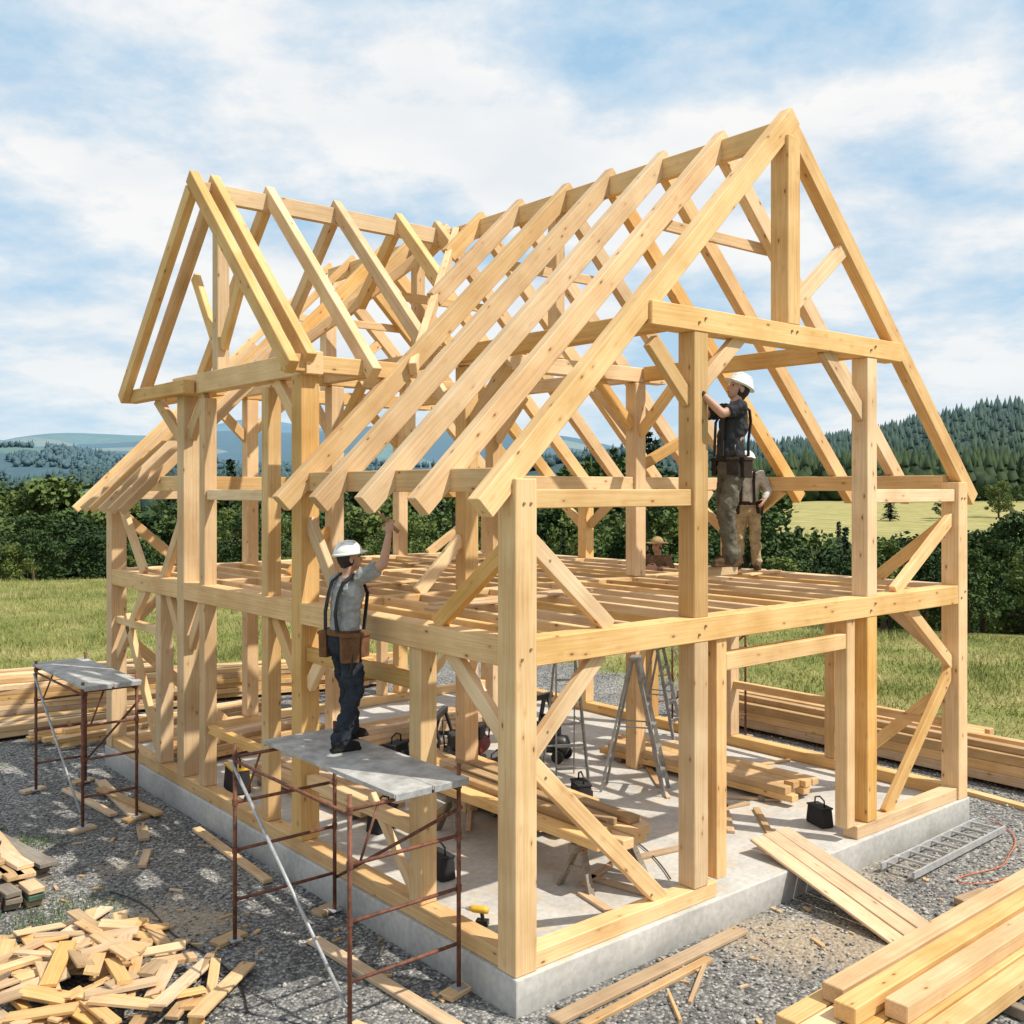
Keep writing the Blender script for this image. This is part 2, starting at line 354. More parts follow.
    ay=math_(nt,'SUBTRACT',math_(nt,'ABSOLUTE',math_(nt,'SUBTRACT',sx.outputs[1],2.5)),13.0)
    dd=math_(nt,'ADD',math_(nt,'MAXIMUM',ax,ay),math_(nt,'MULTIPLY',math_(nt,'SUBTRACT',nb.outputs[0],0.5),5.0))
    mr=N(nt,'ShaderNodeMapRange'); mr.inputs[1].default_value=-0.4; mr.inputs[2].default_value=0.5; L(nt,dd,mr.inputs[0])
    col=mix(nt,mr.outputs[0],gcol,far)
    col=painted_haze(nt,col)
    L(nt,col,b.inputs['Base Color']); b.inputs['Roughness'].default_value=0.95; b.inputs['Specular IOR Level'].default_value=0.15
    hgt=math_(nt,'SUBTRACT',1.0,vo.outputs['Distance'])
    bp=N(nt,'ShaderNodeBump',i_Strength=0.8,i_Distance=0.02); L(nt,hgt,bp.inputs['Height'])
    L(nt,bp.outputs[0],b.inputs['Normal'])
    return m
GM=ground_mat()
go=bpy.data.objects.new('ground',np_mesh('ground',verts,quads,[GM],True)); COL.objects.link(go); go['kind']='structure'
OCT_V=np.array([(1,0,0),(-1,0,0),(0,1,0),(0,-1,0),(0,0,1),(0,0,-1)],float)
OCT_F=np.array([(0,2,4),(2,1,4),(1,3,4),(3,0,4),(2,0,5),(1,2,5),(3,1,5),(0,3,5)])
n=44000; px=np.random.uniform(-5.5,13,n); py=np.random.uniform(-5,13,n)
keep=~((px>-0.2)&(px<8.1)&(py>-0.2)&(py<10.6)); u_,v_=uv(px,py)
keep&=(u_>6.5)&(np.abs(v_/u_)<0.56)&(np.random.rand(n)<np.clip(11/u_,0.1,1)**1.5); px=px[keep];py=py[keep]; n=len(px)
sz=np.random.uniform(0.009,0.026,n)*(1+0.8*(np.random.rand(n)>0.95))
vv=np.repeat(OCT_V[None],n,0)*np.random.uniform(0.6,1.3,(n,6,1)); vv*=sz[:,None,None]; vv[:,:,2]*=0.6
an=np.random.rand(n)*6.28; ca,sa=np.cos(an)[:,None],np.sin(an)[:,None]
vx=vv[:,:,0]*ca-vv[:,:,1]*sa; vy=vv[:,:,0]*sa+vv[:,:,1]*ca
vv=np.stack([vx+px[:,None],vy+py[:,None],vv[:,:,2]+G+sz[:,None]*0.3],-1).reshape(-1,3)
ff=(OCT_F[None]+(np.arange(n)*6)[:,None,None]).reshape(-1,3)
SM=[plain_mat('stone_grey',(0.30,0.295,0.29),0.9,scale=30,bump=0),plain_mat('stone_pale',(0.50,0.49,0.46),0.9,scale=30,bump=0),plain_mat('stone_dark',(0.13,0.13,0.135),0.9,scale=30,bump=0)]
o=bpy.data.objects.new('gravel',np_mesh('gravel',vv,ff,SM,False,np.repeat(np.random.choice(3,n,p=[.5,.25,.25]),8))); COL.objects.link(o); o['kind']='stuff'
# ------------------------------------------------------------------ vegetation
def leaf_mat(name,c1,c2,hz=False,c3=None):
    m,nt,b=newmat(name)
    oi=N(nt,'ShaderNodeObjectInfo'); ge=N(nt,'ShaderNodeNewGeometry')
    n1=N(nt,'ShaderNodeTexNoise',i_Scale=0.9 if not hz else 0.12,i_Detail=4.0); L(nt,ge.outputs['Position'],n1.inputs['Vector'])
    f=math_(nt,'ADD',math_(nt,'MULTIPLY',n1.outputs[0],0.8),math_(nt,'MULTIPLY',oi.outputs['Random'],0.7))
    if hz: f=math_(nt,'ADD',math_(nt,'MULTIPLY',n1.outputs[0],1.3),0.0)
    st=[(0.35,c1),(0.8,c2)]
    if c3: st.append((1.0,c3))
    col=ramp(nt,f,st)
    if hz: col=painted_haze(nt,col)
    L(nt,col,b.inputs['Base Color']); b.inputs['Roughness'].default_value=0.7; b.inputs['Specular IOR Level'].default_value=0.2
    return m
LEAF=leaf_mat('broadleaf_foliage',(0.014,0.036,0.011),(0.055,0.095,0.026),False,(0.12,0.16,0.042))
NEED=leaf_mat('conifer_foliage',(0.010,0.028,0.014),(0.030,0.055,0.025))
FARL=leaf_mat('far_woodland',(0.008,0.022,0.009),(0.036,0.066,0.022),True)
BARK=plain_mat('bark',(0.13,0.09,0.06),0.9,scale=9,noise=0.5)
def quads_leaf(cen,size,rng):
    n=len(cen); a=rng.normal(size=(n,3)); a/=np.linalg.norm(a,axis=1)[:,None]
    b_=rng.normal(size=(n,3)); b_-=a*(a*b_).sum(1)[:,None]; b_/=np.linalg.norm(b_,axis=1)[:,None]
    s=size*rng.uniform(0.6,1.3,(n,1)); a=a*s; b_=b_*s*0.7
    v=np.stack([cen-a,cen+b_*0.9,cen+a,cen-b_],1).reshape(-1,3)
    f=np.arange(n*4).reshape(n,4); return v,f
def broad_proto(seed):
    rng=np.random.default_rng(seed); H=8.0
    mb=MB(); top=V((rng.uniform(-.3,.3),rng.uniform(-.3,.3),H*0.72))
    mb.tube([(0,0,-0.5),(0.03,0,1.2),(top.x*0.4,top.y*.4,3.0),top],[0.22,0.17,0.13,0.04],7)
    cl=[]
    nc=40; lop=rng.uniform(0,6.28)
    for i in range(nc):
        t=rng.uniform(0.12,1.0)**0.85; ang=rng.uniform(0,6.28)
        prof=math.sin(math.pi*min(1,(t-0.03)/0.97))**0.6
        r=2.6*prof*rng.uniform(0.3,1.15)*(1+0.3*math.cos(ang-lop))
        c=np.array([math.cos(ang)*r,math.sin(ang)*r,H*t*0.97]); cl.append((c,rng.uniform(0.45,1.15)))
        if i<9: mb.tube([(top.x*.3,top.y*.3,max(1.2,c[2]*0.55)),(c[0]*.5,c[1]*.5,c[2]*0.8),tuple(c)],[0.07,0.05,0.02],5)
    vs=[];fs=[];o=0
    for c,r in cl:
        k=int(105*r/0.8); d=rng.normal(size=(k,3)); d/=np.linalg.norm(d,axis=1)[:,None]
        p=c+d*r*rng.uniform(0.6,1.05,(k,1))*np.array([1,1,0.72])
        v,f=quads_leaf(p,0.16,rng); vs.append(v); fs.append(f+o); o+=len(v)
    return mb.mesh('trunk',[BARK],True),np_mesh('crown',np.concatenate(vs),np.concatenate(fs),[LEAF])
def con_proto(seed):
    rng=np.random.default_rng(seed); H=8.0
    mb=MB(); mb.tube([(0,0,-0.5),(0,0,3),(0,0,H)],[0.18,0.12,0.02],6)
    vs=[]
    for z in np.arange(0.7,H,0.24):
        R=1.45*(1-z/H)**0.85+0.08; nb=max(5,int(14*R/1.5))
        for k in range(nb):
            ang=rng.uniform(0,6.28); r=R*rng.uniform(0.6,1.15); d=np.array([math.cos(ang),math.sin(ang),0]); s=np.array([-d[1],d[0],0])
            for q in range(4):
                a=r*q/4; b_=r*(q+1)/4+0.05; wd=0.24*(1-q*0.18)
                dz=lambda t:-0.28*t+0.05*rng.normal()
                p0=d*a+np.array([0,0,z+dz(a)]); p1=d*b_+np.array([0,0,z+dz(b_)])
                tw=rng.uniform(-.12,.12)
                vs+= [p0-s*wd,p1-s*wd*0.35+np.array([0,0,tw]),p1+s*wd*0.35-np.array([0,0,tw]),p0+s*wd]
    vs=np.array(vs); return mb.mesh('trunk',[BARK],True),np_mesh('crown',vs,np.arange(len(vs)).reshape(-1,4),[NEED])
BP=[broad_proto(s) for s in (1,2,3,4,5,6)]; CP=[con_proto(s) for s in (11,12)]
def tree(kind,x,y,h,wf=1.0):
    pr=random.choice(BP if kind=='b' else CP); s=h/8.0
    z=Hxy(x,y)
    e=bpy.data.objects.new('broadleaf_tree' if kind=='b' else 'conifer_tree',None); COL.objects.link(e)
    e.location=(x,y,z); e.rotation_euler=(0,0,random.uniform(0,6.28)); e.scale=(s*wf,s*wf,s)
    e['category']='tree'; e['group']='trees along the edge of the meadow'
    e['label']='leafy green broadleaf tree at the edge of the meadow' if kind=='b' else 'dark green conifer tree standing among the woodland'
    for nm,me in zip(('trunk','crown'),pr):
        o=bpy.data.objects.new(nm,me); COL.objects.link(o); o.parent=e
R_=random.Random(11)
cnt=0
for i in range(2500):
    if cnt>=215: break
    a=R_.uniform(-0.60,0.60)
    u=40.0
    for _ in range(6): u=float(rim(np.array(a*u)))
    t=R_.random()**1.0
    u=u+2.0+t*(85 if a<0.35 else 45)+(2*math.sin(a*60))
    v=a*u; x,y=xy(u,v); g=Hxy(x,y)
    wob=14*math.sin(a*31+.5)+10*math.sin(a*73+1)
    if a<-0.3: tp=R_.gauss(506,13)+wob*.8
    elif a<0.02: tp=R_.gauss(500,15)+wob*.8
    elif a<0.24: tp=R_.gauss(486,17)+wob*.6
    elif a<0.42: tp=R_.gauss(551,8)+wob*.3
    else: tp=R_.uniform(512,562)
    if a<0.02: tp=max(478,tp)
    elif a<.24: tp=max(448,tp)
    if a<0.24: tp+=36*(1-t)**1.5
    ztop=CZ-(tp-489)/1019*u; h=ztop-g
    if h<2.0 or h>19: continue
    k='c' if R_.random()<(0.35 if 0.02<a<.24 else 0.14) else 'b'
    tree(k,x,y,h*(1.15 if k=='c' else 1.0),(1.0 if k=='c' else R_.uniform(0.85,1.35))*max(1,3.4/h)); cnt+=1
for i in range(75):
    a=R_.uniform(-0.56,0.56); u=R_.uniform(130,330) 
    if a>0.2: 
        u=R_.choice((R_.gauss(215,5),R_.gauss(322,6),R_.gauss(322,6)))
    v=a*u; x,y=xy(u,v)
    tree('c' if R_.random()<0.35 else 'b',x,y,R_.uniform(8,15) if a<.2 else R_.uniform(5,10),1.2)
# far woodland
rng=np.random.default_rng(3)
def ico():
    bm=bmesh.new(); bmesh.ops.create_icosphere(bm,subdivisions=2,radius=1); v=np.array([q.co[:] for q in bm.verts]); f=np.array([[q.index for q in p.verts] for p in bm.faces]); bm.free(); return v,f
iv,jf=ico()
def conv():
    vs=[];fs=[];k=7
    for t,(z0,z1,r) in enumerate(((0.04,0.45,0.23),(0.24,0.62,0.18),(0.44,0.82,0.13),(0.66,1.0,0.075))):
        o=len(vs)
        for i in range(k):
            an=6.283*i/k+t; rr=r*(1.25 if (i*3+t)%2 else 0.7); vs.append((math.cos(an)*rr,math.sin(an)*rr,z0+(0.03 if i%2 else -0.02)))
        vs.append((0,0,z1))
        for i in range(k): fs.append((o+i,o+(i+1)%k,o+k))
    return np.array(vs),np.array(fs)
cv,cf_=conv()
N0=42000
uu=300+ (1300-300)*rng.random(N0)**1.1; aa=rng.uniform(-0.6,0.6,N0); vv0=aa*uu
nz=np.sin(uu*0.015+vv0*0.009)+np.sin(vv0*0.021-uu*0.007+1.3)+0.6*np.sin(uu*0.05)+0.5*np.sin(vv0*0.07+2)
hill=(aa>0.14)&(uu>345)
dens=np.where(hill,(nz>-1.5)*1.0,(nz>0.15)*0.7); dens=np.where((aa>0.14)&(uu<=345),0.0,dens)
kp=rng.random(N0)<dens; uu=uu[kp];vv0=vv0[kp];aa=aa[kp]; nz=nz[kp]
hh=Huv(uu,vv0); xx,yy=xy(uu,vv0)
VS=[];FS=[];o=0
for i in range(len(uu)):
    con=(rng.random()<((0.7 if nz[i]>-.3 else 0.35) if aa[i]>0.15 else 0.25))
    big=1.0+0.45*(aa[i]>0.14)
    if con:
        h=rng.uniform(6,13)*big; v=cv*np.array([h,h,h]); f=cf_
    else:
        h=rng.uniform(5,9)*big; k1=rng.uniform(1.5,3.5,3); ph=rng.uniform(0,6.28,3)
        rr=1+0.22*(np.sin(iv@np.array([k1[0],k1[1],0])*2+ph[0])+np.sin(iv@np.array([0,k1[1],k1[2]])*2.5+ph[1]))*0.7+rng.uniform(-.14,.14,len(iv))
        v=iv*rr[:,None]*np.array([h*.42,h*.42,h*.46])+np.array([0,0,h*.42]); f=jf
    VS.append(v+np.array([xx[i],yy[i],hh[i]])); FS.append(f+o); o+=len(v)
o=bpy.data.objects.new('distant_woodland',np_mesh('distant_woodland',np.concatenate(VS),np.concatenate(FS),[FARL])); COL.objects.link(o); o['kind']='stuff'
def grass_mat():
    m,nt,b=newmat('grass_blades'); ge=N(nt,'ShaderNodeNewGeometry')
    n1=N(nt,'ShaderNodeTexNoise',i_Scale=0.5,i_Detail=6.0,i_Roughness=0.7); L(nt,ge.outputs['Position'],n1.inputs['Vector'])
    L(nt,ramp(nt,n1.outputs[0],[(0.32,(0.15,0.19,0.05)),(0.5,(0.28,0.285,0.10)),(0.66,(0.47,0.41,0.20))]),b.inputs['Base Color']); b.inputs['Roughness'].default_value=0.9; b.inputs['Specular IOR Level'].default_value=0.1
    return m
n=150000; uu=rng.uniform(17,54,n); aa=rng.uniform(-0.56,0.56,n); vv0=uu*aa; xx,yy=xy(uu,vv0)
dd=np.maximum(np.abs(xx-3)-9.6,np.abs(yy-2.5)-13)+rng.normal(size=n)*0.9
kp=(dd>0.3)&(uu<rim(vv0)+6)
uu,vv0,xx,yy=uu[kp],vv0[kp],xx[kp],yy[kp]; n=len(xx); hh=Huv(uu,vv0)
cl_=(np.sin(xx*1.1+np.sin(yy*.7)*2)+np.sin(yy*1.3+1))*.5
hb=rng.uniform(0.04,0.15,n)*(1.2+0.6*cl_); an=rng.uniform(0,6.28,n); wv=0.009+0.011*rng.random(n); ln=rng.normal(size=(n,2))*0.07
A=np.stack([xx-np.cos(an)*wv,yy-np.sin(an)*wv,hh-0.02],-1);B=np.stack([xx+np.cos(an)*wv,yy+np.sin(an)*wv,hh-0.02],-1);C=np.stack([xx+ln[:,0],yy+ln[:,1],hh+hb],-1)
GRM=grass_mat()
o=bpy.data.objects.new('meadow_grass',np_mesh('meadow_grass',np.stack([A,B,C],1).reshape(-1,3),np.arange(n*3).reshape(-1,3),[GRM])); COL.objects.link(o); o['kind']='stuff'
cs=[(-2.3,4.6,.5),(-2.9,4.5,.4),(-3.3,0.9,.4),(-2.2,7.2,.4),(-3.2,8.5,.7),(9.0,-2.2,.5),(9.2,7.5,.6),(-1.9,11.5,.9)]
P0=[];
for cx_,cy_,r in cs:
    k=260; P0.append(np.stack([rng.normal(cx_,r*.5,k),rng.normal(cy_,r*.5,k)],1))
P0=np.concatenate(P0); n=len(P0); an=rng.uniform(0,6.28,n); hb=rng.uniform(.03,.13,n); wv=.006; ln=rng.normal(size=(n,2))*.04
A=np.stack([P0[:,0]-np.cos(an)*wv,P0[:,1]-np.sin(an)*wv,np.full(n,G-.01)],-1);B=np.stack([P0[:,0]+np.cos(an)*wv,P0[:,1]+np.sin(an)*wv,np.full(n,G-.01)],-1);C=np.stack([P0[:,0]+ln[:,0],P0[:,1]+ln[:,1],G+hb],-1)
WEED=plain_mat('weed_green',(0.10,0.17,0.04),0.9,scale=2)
o=bpy.data.objects.new('weeds',np_mesh('weeds',np.stack([A,B,C],1).reshape(-1,3),np.arange(n*3).reshape(-1,3),[WEED])); COL.objects.link(o); o['kind']='stuff'
# ------------------------------------------------------------------ HOUSE FRAME
W_,L_=7.9,10.3
house=empty('timber_frame_house',(0,0,0),label='unfinished pine timber frame house with open rafters on a concrete slab',category='house')
def T(n,a,b,w,h,**k): return timber(n,a,b,w,h,parent=house,**k)
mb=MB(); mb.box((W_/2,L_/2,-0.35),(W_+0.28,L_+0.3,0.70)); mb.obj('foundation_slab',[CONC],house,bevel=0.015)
FT=2.93; MBT=2.925; MBB=2.685
def post(t,s,z0,z1,w=0.22): T('post',(t,s,z0),(t,s,z1),w,w)
def br(a,b,w=0.09,h=0.16): T('brace',a,b,w,h)
for t in (0,W_):
    for s in (0,L_): post(t,s,0.002,4.34,0.25)
T('sill_beam',(0.12,0,0.082),(2.64,0,0.082),0.20,0.16); T('sill_beam',(5.30,0,0.082),(W_-.12,0,0.082),0.20,0.16)
T('sill_beam',(0,0.12,0.082),(0,L_-.12,0.082),0.20,0.16); T('sill_beam',(W_,0.12,0.082),(W_,L_-.12,0.082),0.20,0.16)
T('sill_beam',(0.12,L_,0.082),(W_-.12,L_,0.082),0.20,0.16)
for s in (0,L_): T('floor_beam',(0.12,s,(MBT+MBB)/2),(W_-.12,s,(MBT+MBB)/2),0.236,0.25)
for t in (0,W_): T('floor_beam',(t,0.12,(MBT+MBB)/2),(t,L_-.12,(MBT+MBB)/2),0.236,0.25)
for s in (3.85,7.3): T('floor_beam',(0.11,s,2.80),(W_-.11,s,2.80),0.20,0.24)
for s in (0,L_):
    for t in (2.38,5.62): post(t,s,MBT+.003,5.86); post(t,s,0.165,MBB-.003)
    for t in (2.74,5.19): post(t,s,0.165,MBB-.003,0.17)
    T('rail',(0.12,s,4.16),(2.28,s,4.16),0.15,0.17); T('rail',(5.72,s,4.16),(W_-.12,s,4.16),0.15,0.17)
    T('door_header',(2.83,s,2.42),(5.10,s,2.42),0.15,0.18)
    br((0.10,s,1.84),(1.02,s,2.70)); br((0.08,s,1.86),(1.88,s,0.14),0.08,0.17); br((0.10,s,3.82),(1.14,s,2.93))
    br((W_-.10,s,1.84),(6.65,s,2.70)); br((W_-.08,s,1.82),(6.1,s,0.14),0.08,0.17); br((W_-.10,s,3.86),(6.3,s,2.93))
    br((2.45,s,5.30),(3.15,s,5.90)); br((5.55,s,5.15),(4.72,s,5.90),0.1,0.18); br((2.30,s,5.15),(1.72,s,5.72))
    T('tie_beam',(1.62,s,5.98),(W_/2+2.35,s,5.98),0.24,0.24)
    T('king_post',(3.98,s,6.10),(3.98,s,8.22),0.23,0.24)
    br((4.08,s,6.32),(5.22,s,7.20),0.09,0.17)
for s in (3.85,7.3): post(0,s,0.165,5.58,0.24)
for s in (4.72,6.62): post(0,s,0.165,5.50,0.18)
for s in (1.45,8.2): post(0,s,0.165,MBB-.003,0.20)
T('wall_plate',(0,0.12,4.33),(0,3.72,4.33),0.19,0.22); T('wall_plate',(0,7.43,4.33),(0,L_-.12,4.33),0.19,0.22)
T('rail',(0,4.82,4.17),(0,6.52,4.17),0.12,0.14)
T('rail',(0,1.56,2.33),(0,3.72,2.33),0.12,0.16); T('rail',(0,1.56,0.86),(0,3.72,0.86),0.12,0.14)
T('rail',(0,4.82,0.95),(0,6.52,0.95),0.10,0.12)
T('rail',(0,8.31,2.1),(0,10.18,2.1),0.10,0.12)
br((0,.10,1.98),(0,.98,2.70)); br((0,.10,3.74),(0,1.2,2.93)); br((0,3.74,3.88),(0,3.0,2.93)); br((0,3.74,1.95),(0,3.1,2.70)); br((0,3.96,1.95),(0,4.6,2.70))
br((0,L_-.1,4.15),(0,9.0,2.93)); br((0,L_-.1,1.5),(0,8.9,2.70)); br((0,8.0,2.70),(0,7.42,1.9)); br((0,7.42,3.9),(0,8.2,2.93)); br((0,8.3,0.16),(0,9.8,2.2)); br((0,7.2,2.0),(0,6.72,2.7))
br((0,1.55,0.16),(0,2.4,1.0),0.07,0.1)
for s in (3.85,7.3): post(W_,s,MBT+.003,4.22); post(W_,s,0.165,MBB-.003)
post(W_,1.9,0.165,MBB-.003,0.18); post(W_,5.6,0.165,MBB-.003,0.18)
T('wall_plate',(W_,0.12,4.33),(W_,L_-.12,4.33),0.19,0.22)
T('rail',(W_,0.12,1.0),(W_,3.75,1.0),0.10,0.12)
for s0,s1 in ((0.1,1.2),(3.75,2.8),(3.95,4.9),(7.2,6.3),(7.4,8.3),(L_-.1,9.2)):
    br((W_,s0,3.55),(W_,s1,4.24)) if 2<s0<9 else br((W_,s0,3.8),(W_,s1,2.93)); br((W_,s0,1.9),(W_,s1,2.70))
br((W_,0.1,1.5),(W_,1.6,0.16))
for s in (3.85,7.3):
    for t in (2.38,5.62): post(t,s,MBT+.003,5.86); post(t,s,0.002,2.675)
    T('tie_beam',(1.75,s,5.98),(W_/2+2.25,s,5.98),0.2,0.22)
    br((2.48,s,5.2),(3.2,s,5.88)); br((5.52,s,5.2),(4.8,s,5.88)); br((2.28,s,3.6),(1.6,s,2.93))
    br((2.48,s,2.0),(3.1,s,2.68)); br((5.52,s,2.0),(4.9,s,2.68)); br((5.72,s,4.6),(6.9,s,5.1)); T('king_post',(3.98,s,6.10),(3.98,s,8.2),0.17,0.18)
    for sg in (-1,1):
        for t in (2.38,5.62): br((t,s+sg*.1,5.1),(t,s+sg*.85,5.84))
for t in (2.20,5.75): 
    for a,b in ((0.13,3.74),(3.96,7.19),(7.41,L_-.13)): T('purlin',(t,a,6.0),(t,b,6.0),0.17,0.21)
RZ=8.55
T('ridge_beam',(3.98,0.075,8.30),(3.98,L_-.07,8.30),0.10,0.26)
SL=0.98
ang=math.atan(SL)
rs=[0.0+0.936*i for i in range(12)]
def zt(t): return RZ-SL*abs(3.98-t)
def rafterL(s,t0,w=0.14,t1=4.07,d=0.225):
    half=d/2/math.cos(ang)
    a=(t0,s,zt(t0)-half); b=(t1,s,RZ-SL*(3.98-t1)-half); T('rafter',a,b,w,d)
def rafterR(s,w=0.13,d=0.22):
    half=d/2/math.cos(ang)
    t0=8.36; a=(4.06,s+0.003,zt(4.06)-half-0.004); b=(t0,s+0.003,zt(t0)-half-0.004); T('rafter',a,b,w,d)
DS=6.2; DZ=8.47
for i,s in enumerate(rs):
    wv=0.165 if i==0 else 0.145
    if i==4: rafterL(3.655,-0.42,wv)
    elif s<5 and i<4: rafterL(s,-0.42,wv)
    elif abs(s-DS)<=2.55: rafterL(s,4.0-abs(s-DS)*1.0-0.05)
    rafterR(s,wv-.01)
for s in (8.15,8.60,9.03,9.46,9.88,10.31):
    rafterL(s,-0.66,0.075,(4.05 if s in (9.46,10.31) else 2.28) if s>8.8 else 1.45,0.125)
def peg(x,z,s=-.128):
    m=MB(); m.tube([(x,s+.02,z),(x,s-.008,z)],.014,8); m.obj('peg',[PEG],house)
PEG=plain_mat('oak_peg',(0.30,0.18,0.09),0.7)
for x in (0.0,2.38,5.62,7.9):
    peg(x-.05,2.76); peg(x+.05,2.84)
for x in (2.38,5.62): peg(x-.05,5.95); peg(x+.05,6.0)
for x in (3.93,4.03): peg(x,6.02)
for x in (-.03,.05): peg(x,4.12)
for x in (7.86,7.94): peg(x,4.12)
for x,z in ((.32,2.06),(.3,1.65),(.35,3.6),(7.55,3.6),(7.6,2.05),(7.6,1.55),(1.7,.24),(6.3,.26)): peg(x,z,-.04)
# cross gable
T('ridge_beam',(-0.30,DS,8.22),(3.86,DS,8.22),0.10,0.24)
T('tie_beam',(0,3.62,5.71),(0,7.62,5.71),0.22,0.27)
T('outrigger_beam',(-0.22,6.75,5.66),(-0.22,8.98,5.66),0.17,0.19)
T('outrigger_beam',(0.24,6.75,5.66),(0.24,8.86,5.66),0.13,0.19)
hd=0.19/2/math.cos(math.radians(45))
for i,t in enumerate((-0.37,-0.08,0.72,1.79,2.87,3.6)):
    lim=2.72 if t<1.2 else max(0.3,(4.0-t))
    if i==1: lim=2.6
    T('rafter',(t,DS-lim,DZ-lim-hd),(t,DS+0.07,DZ+.07-hd),0.13,0.19)
    T('rafter',(t+.003,DS+lim,DZ-lim-hd),(t+.003,DS+0.09,DZ-.09-hd),0.12,0.19)
T('valley_rafter',(1.28,3.5,5.72),(3.92,DS-.06,8.34),0.10,0.17); T('valley_rafter',(1.28,8.9,5.72),(3.92,DS+.06,8.34),0.10,0.17)
T('wall_plate',(-0.35,3.72,5.70),(1.35,3.72,5.70),0.15,0.2); T('wall_plate',(-0.12,8.66,5.70),(1.35,8.66,5.70),0.15,0.17)
T('king_post',(0,DS,5.82),(0,DS,8.10),0.17,0.17)
br((0,DS-.08,6.15),(0,DS-.85,7.25),0.09,0.15); br((0,DS+.08,6.15),(0,DS+.85,7.25),0.09,0.15)
br((0,3.97,5.0),(0,4.55,5.58)); br((0,7.18,5.0),(0,6.7,5.58)); br((0,7.42,4.9),(-.1,8.2,5.58))
post(1.35,3.72,4.9,5.6,0.15)
T('cross_beam',(0.1,3.85,4.33),(W_-.1,3.85,4.33),0.13,0.2); T('cross_beam',(0.1,7.3,4.33),(W_-.1,7.3,4.33),0.13,0.2)
for s in rs[1:-1:3]: T('collar_tie',(2.9,s+.09,7.3),(5.06,s+.09,7.3),0.045,0.14)
for a,b in ((0.12,3.75),(3.95,7.2),(7.4,L_-.12)):
    t=0.5
    while t<7.6:
        T('floor_joist',(t,a,2.815),(t,b,2.815),0.085,0.205); t+=0.555
T('step_cleat',(2.50,-.02,3.385),(3.02,-.02,3.385),0.12,0.10)
fb=dict(category='board',group='boards lying on the floor joists')
for i,(x0,y0,x1,y1) in enumerate(((0.6,2.2,3.4,2.6),(0.9,2.55,3.2,2.75),(1.2,5.0,4.2,5.3),(6.9,2.75,7.9,2.9),(7.1,3.1,7.9,3.2),(4.2,8.0,6.8,8.2))):
    timber('floor_board',(x0,y0,2.94),(x1,y1,2.94),0.16,0.03,mat=PLANK,label='loose pale pine board lying across the open floor joists',**fb)
# ------------------------------------------------------------------ lumber stacks
def stack(x,y,yaw,length,nx,nz,w,h,z0,label,group,name='stacked_timber',jit=0.03,mat=None,gap=0.006,bear=True,lsp=0.9):
    d=V((math.cos(yaw),math.sin(yaw),0)); sdir=V((-math.sin(yaw),math.cos(yaw),0))
    z=z0
    if bear:
        for k in (-0.36,0.0,0.36):
            c=V((x,y,0))+d*length*k
            timber('bearer',c-sdir*(nx*w/2+.05)+V((0,0,z+.035)),c+sdir*(nx*w/2+.05)+V((0,0,z+.035)),0.08,0.07,mat=OLDW,label='rough bearer timber lying under a lumber stack',category='timber',group='bearers under lumber')
        z+=0.07
    for j in range(nz):
        for i in range(nx):
            if j==nz-1 and random.random()<0.25: continue
            c=V((x,y,0))+sdir*((i-(nx-1)/2)*(w+gap))+d*random.uniform(-.12,.12)*length*0.25
            dl=length*random.uniform(lsp,1.03); yj=random.uniform(-jit,jit)*0.3
            dd=(d+sdir*yj).normalized(); zc=z+h/2+j*(h+.004)
            timber(name,c-dd*dl/2+V((0,0,zc)),c+dd*dl/2+V((0,0,zc)),w,h,mat=mat or random.choice((WOOD,WOOD2,PLANK)),bev=0.005,label=label,category='timber',group=group)
g1='squared timbers in the lumber stack'
lb1='long squared pine timber stacked on gravel beside the house'
stack(10.45,2.4,math.pi/2,8.4,6,3,0.17,0.15,G,lb1,g1)
stack(10.4,2.9,math.pi/2+.02,6.5,4,1,0.16,0.10,G+.53,lb1,g1,bear=False,jit=.1)
stack(11.95,4.6,math.pi/2+.04,6.5,4,2,0.18,0.14,G,lb1,g1)
stack(9.35,-0.2,math.pi/2-.12,2.6,3,1,0.16,0.06,G,'short sawn plank lying on gravel near the slab','planks on the gravel','plank',bear=False)
gr='timbers in the rear lumber pile'; lr='long sawn pine timber in a loose pile behind the house'
stack(-0.4,15.3,-0.22,6.5,9,8,0.15,0.095,G,lr,gr,jit=0.25,lsp=.8)
stack(4.6,14.2,-0.2,6.0,6,6,0.15,0.10,G,lr,gr,jit=0.25,lsp=.8)
stack(-1.2,13.7,-0.05,5.0,6,2,0.17,0.1,G,lr,gr,jit=0.5,lsp=.7)
stack(1.5,12.4,0.1,4.5,5,2,0.15,0.08,G,lr,gr,jit=0.5,lsp=.7)
gb='heavy beams on bearers at the front'
for k in (3.2,5.6): timber('bearer',(k,-3.3,G+.05),(k+.1,-1.8,G+.05),0.1,0.1,mat=OLDW,label='rough bearer timber lying under heavy beams',category='timber',group='bearers under lumber')
for x0,y0,zz_ in ((1.25,-1.92,.175),(1.05,-2.14,.175),(1.35,-2.36,.175),(1.1,-2.58,.175),(1.3,-2.80,.175),(1.75,-2.03,.33),(1.55,-2.27,.33),(1.9,-2.52,.33)):
    timber('squared_beam',(x0,y0,G+zz_),(9.2,y0+0.10,G+zz_),.20,.15,mat=random.choice((WOOD,WOOD2)),label='heavy squared pine beam lying on bearers on gravel',category='timber',group=gb)
timber('timber_block',(0.85,-1.75,G+.03),(1.4,-1.95,G+.03),0.12,0.06,mat=PLANK,label='short offcut block lying on gravel',category='offcut')
timber('timber_block',(5.1,-1.45,G+.05),(5.6,-1.5,G+.05),0.12,0.08,mat=PLANK,label='short offcut block lying on gravel',category='offcut')
